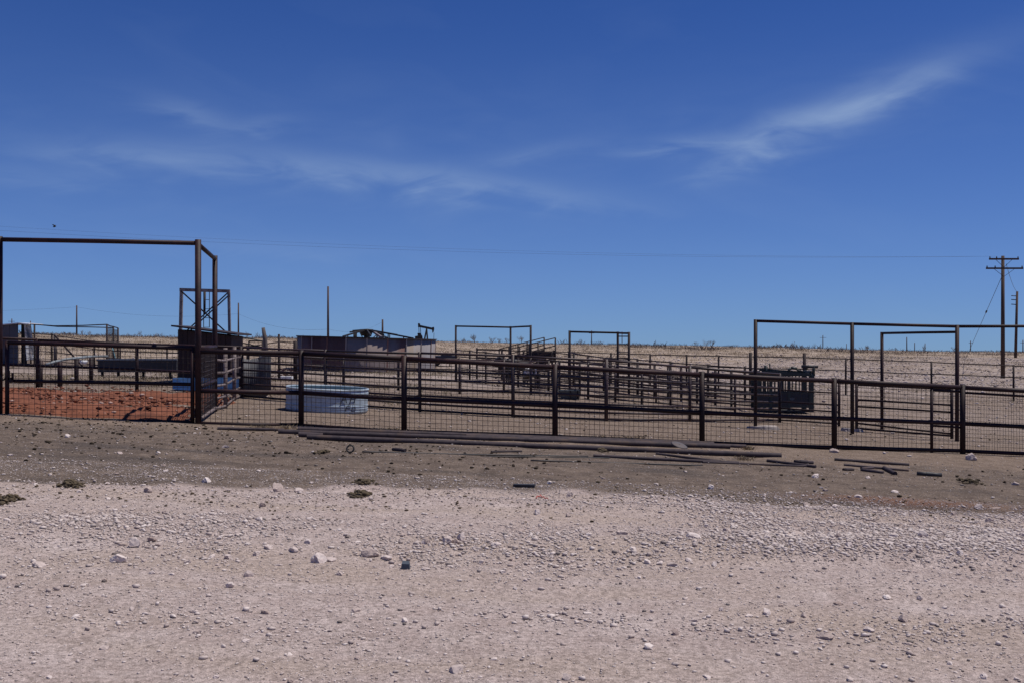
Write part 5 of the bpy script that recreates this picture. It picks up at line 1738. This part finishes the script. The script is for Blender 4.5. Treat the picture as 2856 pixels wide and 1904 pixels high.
X1, Y1 = sample(48000, 4.2, 13.4, 0.60, gravel_density, 1.0, 12)
w1 = np.clip(rng.lognormal(-4.0, 0.5, len(X1)) * (0.72 + 0.5 * np.clip(gravel_density(X1, Y1), 0, 1)), 0.008, 0.06)
X2, Y2 = sample(44000, 4.0, 13.4, 0.60, lambda X, Y: np.clip(0.5 + vnoise(X, Y, 0.9, 47) * 0.9 + vnoise(X, Y, 0.25, 48) * 0.6, 0.05, 1), 0.8, 5)
w2 = np.clip(rng.lognormal(-4.55, 0.38, len(X2)), 0.006, 0.024)
Xs_ = rng.uniform(-8.5, 8.5, 5000)
Ys_ = 11.75 + 0.10 * Xs_ + rng.normal(0, 0.75, 5000) + vnoise(Xs_, Xs_ * 0, 1.5, 53) * 1.4
ws_ = np.clip(rng.lognormal(-4.1, 0.5, 5000), 0.008, 0.05)          # pale chips spilled over the edge of the dark earth
Xg, Yg, wg = np.concatenate([X1, X2, Xs_]), np.concatenate([Y1, Y2, Ys_]), np.concatenate([w1, w2, ws_])
tag(scatter('gravel', Xg, Yg, wg, tints(len(Xg))), 'whitish crushed limestone gravel spread over the lot', 'gravel', None, 'stuff')
X3, Y3 = sample(2600, 12.3, 19.5, 0.60)
w3 = np.clip(rng.lognormal(-3.9, 0.45, len(X3)), 0.012, 0.055)
X4, Y4 = sample(2200, 20.2, 34, 0.60)
w4 = np.clip(rng.lognormal(-3.4, 0.5, len(X4)), 0.02, 0.13)
tag(scatter('earth_pebbles', np.concatenate([X3, X4]), np.concatenate([Y3, Y4]), np.concatenate([w3, w4]), tints(len(X3) + len(X4), dark=0.25)), 'scattered pale pebbles on the brown earth', 'pebbles', None, 'stuff')
# rubble on the far pale slope, thicker to the right


def far_d(X, Y):
    return np.clip(0.20 + 0.8 * sstep(-6, 22, X) * (1 - sstep(85, 120, Y - 0.6 * X)) + 0.3 * vnoise(X, Y, 6, 46), 0.02, 1)


X5, Y5 = sample(14000, 32, 125, 0.60, far_d, 1.2, 5)
w5 = np.clip(rng.lognormal(-2.35, 0.5, len(X5)), 0.04, 0.34) * (0.55 + 0.45 * sstep(40, 65, Y5))
tag(scatter('slope_rubble', X5, Y5, w5, tints(len(X5), (0.32, 0.26, 0.235), (0.60, 0.52, 0.49), 0.15)), 'pale limestone rubble strewn over the far slope', 'rubble', None, 'stuff')
# red clods in the pen
kx = rng.uniform(-14, -7.0, 2600)
ky = rng.uniform(19.6, 30.2, 2600)
okk = kx < -6.75 - (ky - 22.6) * 0.19
kx, ky = kx[okk], ky[okk]
wk = np.clip(rng.lognormal(-3.1, 0.5, len(kx)), 0.02, 0.14)
tk = np.array([(0.185, 0.074, 0.046)]) * rng.uniform(0.6, 1.3, (len(kx), 1))
pale = rng.uniform(0, 1, len(kx)) < 0.08
tk[pale] = (0.45, 0.33, 0.28)
clod = scatter('dirt_clods', kx, ky, wk, tk, 'gravel', -0.5)
# lift clods onto the dirt surface
co = np.empty(len(clod.data.vertices) * 3, np.float32)
clod.data.vertices.foreach_get('co', co)
co = co.reshape(-1, 3)
co[:, 2] += 0.035
clod.data.vertices.foreach_set('co', co.reshape(-1))
tag(clod, 'loose red clods in the red dirt pen', 'dirt clods', None, 'stuff')


# ------------------------------------------------------------------ dung
def dung_pile(label, sx, sy, wpx, hpx, n, group=None):
    c_ = G(sx, sy)
    w = wpx / F * c_.y
    d = w * 1.5
    mb = MB()
    for i in range(n):
        V, Fc = SMALL[random.randrange(len(SMALL))]
        r_ = min(abs(random.gauss(0, 0.40)), 0.85)
        a = random.uniform(0, 6.28)
        x, y = c_.x + w / 2 * min(r_, 1.2) * math.cos(a), c_.y + d / 2 * min(r_, 1.2) * math.sin(a)
        s_ = random.uniform(0.03, 0.075)
        z = gzf(x, y) + max(0, (1 - r_) * 0.05) * random.random()
        mb.add([(x + p_[0] * s_, y + p_[1] * s_, z + p_[2] * s_ * 1.1) for p_ in V], Fc.tolist())
    return tag(mb.build('dung_pile', 'dung', None, c_), label, 'dung', group)


dung_pile('largest dark dung pile at the edge of the pale gravel', 1005, 1383, 85, 20, 130)
dung_pile('dark dung pile a step behind the largest one', 1015, 1352, 90, 16, 60)
dung_pile('flat dark dung patch at the soil edge below the wide gate', 195, 1353, 100, 10, 70)
dung_pile('brown dung patch on pale gravel below the wide gate', 22, 1396, 110, 20, 70)
dung_pile('scattered dark dung below the lone pipe stub', 2700, 1345, 150, 14, 50)
dung_pile('brown dung and litter among the thin scrap rods', 900, 1267, 60, 10, 30)
dung_pile('brown litter heap wedged between the scrap pipes', 1680, 1259, 40, 12, 150)
Xd, Yd = sample(1500, 13.0, 19.6, 0.60, lambda X, Y: np.clip(0.75 * sstep(2.5, -3.5, X * 1.0) * sstep(13.4, 16, Y) + 0.10 + vnoise(X, Y, 1.5, 51) * 0.5, 0.02, 1) if True else None)
Xd2, Yd2 = sample(1500, 20.2, 48, 0.60, lambda X, Y: np.clip(0.5 + vnoise(X, Y, 3, 52) * 1.2, 0.03, 1))
Xd3 = rng.uniform(-8.5, 8.5, 2200)
Yd3 = 11.3 + 0.10 * Xd3 + rng.normal(0, 0.6, 2200) + vnoise(Xd3, Xd3 * 0, 1.2, 54) * 1.2
Xd, Yd = np.concatenate([Xd, Xd2, Xd3]), np.concatenate([Yd, Yd2, Yd3])
wd = np.clip(rng.lognormal(-3.45, 0.45, len(Xd)), 0.014, 0.08)
wd[-2200:] *= 0.6
td = np.array([(0.050, 0.038, 0.026)]) * rng.uniform(0.6, 1.5, (len(Xd), 1))
td[-2200:] *= 2.2
tag(scatter('dung_bits', Xd, Yd, wd, td), 'small dark dung crumbs scattered on the brown earth', 'dung', None, 'stuff')


# ------------------------------------------------------------------ grass and scrub
def blades(name, cx, cy, h, n_each, spread, mat, bend=0.5, width=0.05):
    """many tapering blades round the given centres"""
    n = len(cx)
    N_ = n * n_each
    X = np.repeat(cx, n_each) + rng.normal(0, 1, N_) * np.repeat(spread, n_each)
    Y = np.repeat(cy, n_each) + rng.normal(0, 1, N_) * np.repeat(spread, n_each)
    Z = gz(X, Y) - 0.01
    H = np.repeat(h, n_each) * rng.uniform(0.45, 1.1, N_)
    a = rng.uniform(0, 2 * np.pi, N_)
    wv = H * width * rng.uniform(0.6, 1.4, N_)
    bx, by = np.cos(a), np.sin(a)
    px, py = -by, bx
    ln = H * bend * rng.uniform(0.1, 1.0, N_)
    V = np.zeros((N_, 4, 3))
    V[:, 0] = np.stack([X - px * wv, Y - py * wv, Z], -1)
    V[:, 1] = np.stack([X + px * wv, Y + py * wv, Z], -1)
    V[:, 2] = np.stack([X + bx * ln * 0.35 + px * wv * 0.7, Y + by * ln * 0.35 + py * wv * 0.7, Z + H * 0.6], -1)
    V[:, 3] = np.stack([X + bx * ln, Y + by * ln, Z + H], -1)
    i = np.arange(N_) * 4
    Fc = np.concatenate([np.stack([i, i + 1, i + 2], -1), np.stack([i, i + 2, i + 3], -1)])
    me = bpy.data.meshes.new(name)
    me.vertices.add(N_ * 4)
    me.vertices.foreach_set('co', V.reshape(-1).astype(np.float32))
    me.loops.add(Fc.size)
    me.loops.foreach_set('vertex_index', Fc.reshape(-1).astype(np.int32))
    me.polygons.add(len(Fc))
    me.polygons.foreach_set('loop_start', (np.arange(len(Fc)) * 3).astype(np.int32))
    me.update(calc_edges=True)
    me.materials.append(MATS[mat])
    o = bpy.data.objects.new(name, me)
    COL.objects.link(o)
    return o


for (sx0, sx1, sy0, sy1, n, lab) in ((690, 825, 1190, 1196, 26, 'tuft of dry straw coloured grass at the first fence post after the gateway'), (1050, 1130, 1198, 1206, 18, 'tuft of dry straw coloured grass at the foot of the second fence post'), (1630, 1790, 1222, 1232, 34, 'tuft of dry straw coloured grass along the pipe bundle'), (1130, 1175, 1206, 1209, 8, 'wisp of dry grass right of the second fence post'), (2084, 2089, 1255, 1256, 14, 'wisp of dry grass at the end of the pipe bundle'), (2060, 2100, 1281, 1284, 7, 'wisp of dry grass between the two pipe ends')):
    cs = [G(random.uniform(sx0, sx1), random.uniform(sy0, sy1)) for _ in range(n)]
    o = blades('grass_tuft', np.array([c_.x for c_ in cs]), np.array([c_.y for c_ in cs]), np.full(n, 0.085), 16, np.full(n, 0.05), 'straw', 1.2, 0.04)
    tag(o, lab, 'grass', None)

# short dead weeds in the middle pens
qx, qy = sample(2600, 29, 62, 0.60, lambda X, Y: np.clip(0.25 + vnoise(X, Y, 5, 66) * 1.3 + vnoise(X, Y, 1.5, 67) * 0.5, 0.0, 1) * (1 - 0.75 * sstep(2, 12, X)), 0.9, 5)
tag(blades('dead_weeds', qx, qy, rng.uniform(0.05, 0.16, len(qx)), 10, np.full(len(qx), 0.16), 'dead_weed', 1.2, 0.09), 'short dead weeds over the middle pens', 'weeds', None, 'stuff')
# hillside grass
hx, hy = sample(9000, 60, 149, 0.62, lambda X, Y: np.clip(0.15 + 0.85 * sstep(78, 108, Y - 0.5 * X + vnoise(X, Y, 12, 61) * 40) + vnoise(X, Y, 5, 62) * 0.7, 0.02, 1), 0.8, 4)
tag(blades('hill_grass', hx, hy, np.full(len(hx), 0.20) * rng.uniform(0.5, 1.3, len(hx)), 9, np.full(len(hx), 0.30), 'dry_grass', 1.1, 0.10), 'dry tan grass covering the far hillside', 'grass', None, 'stuff')
# low brush fringe along the ridge
bx_ = rng.uniform(-100, 100, 2600)
by_ = rng.uniform(138, 158, 2600) + vnoise(bx_, bx_ * 0, 8, 63) * 8
tag(blades('ridge_brush', bx_, by_, rng.lognormal(-1.55, 0.5, 2600).clip(0.10, 0.9) * (1 + 1.2 * np.clip(vnoise(bx_, by_, 11, 64), -0.4, 0.5)), 22, np.full(2600, 0.6), 'scrub', 0.9, 0.012), 'low dark brush along the ridge line', 'brush', None, 'stuff')


# bare shrubs that stand up singly on the ridge
def bare_shrub(label, sx, Y, h, seed, group=None):
    r_ = random.Random(seed)
    b = at_Y(sx, Y)
    root = thing('bare_shrub', b, label, 'shrub', group)
    mb, tw_ = MB(), MB()

    def grow(p, d, ln, r, lev, tgt):
        q = p + d * ln
        tgt.tube([p, q], [r, r * 0.6], 4, False)
        if lev == 0:
            return
        for _ in range(r_.randint(2, 4)):
            nd = (d + Vector((r_.uniform(-.8, .8), r_.uniform(-.8, .8), r_.uniform(-.1, .6)))).normalized()
            grow(p.lerp(q, r_.uniform(0.55, 1.0)), nd, ln * r_.uniform(0.55, 0.8), r * 0.7, lev - 1, tw_)
    for _ in range(r_.randint(4, 6)):
        d = Vector((r_.uniform(-.6, .6), r_.uniform(-.6, .6), 1)).normalized()
        grow(b - Vector((0, 0, .05)), d, h * r_.uniform(.3, .45), 0.010 * h, 3, mb)
    mb.build('stem', 'scrub', root)
    tw_.build('twigs', 'scrub', root)


for i, (sx_, h_) in enumerate(((1325, 2.0), (1372, 1.6), (1395, 1.5), (1452, 2.0), (1415, 1.4), (1290, 1.2), (232, 1.5), (250, 1.3), (690, 1.5), (720, 1.3), (1620, 1.3), (1972, 1.9), (1985, 1.7), (2215, 1.5), (2420, 1.3), (2575, 1.6), (2420, 1.4), (2660, 1.3), (390, 1.3), (1940, 1.2), (2120, 1.0), (2238, 1.2))):
    bare_shrub('leafless grey shrub standing up on the ridge line', sx_, 146 + (i % 5), h_ * 0.8, 900 + i, 'leafless shrubs on the ridge')

# clean helper properties
for o in bpy.data.objects:
    if '_o' in o:
        del o['_o']
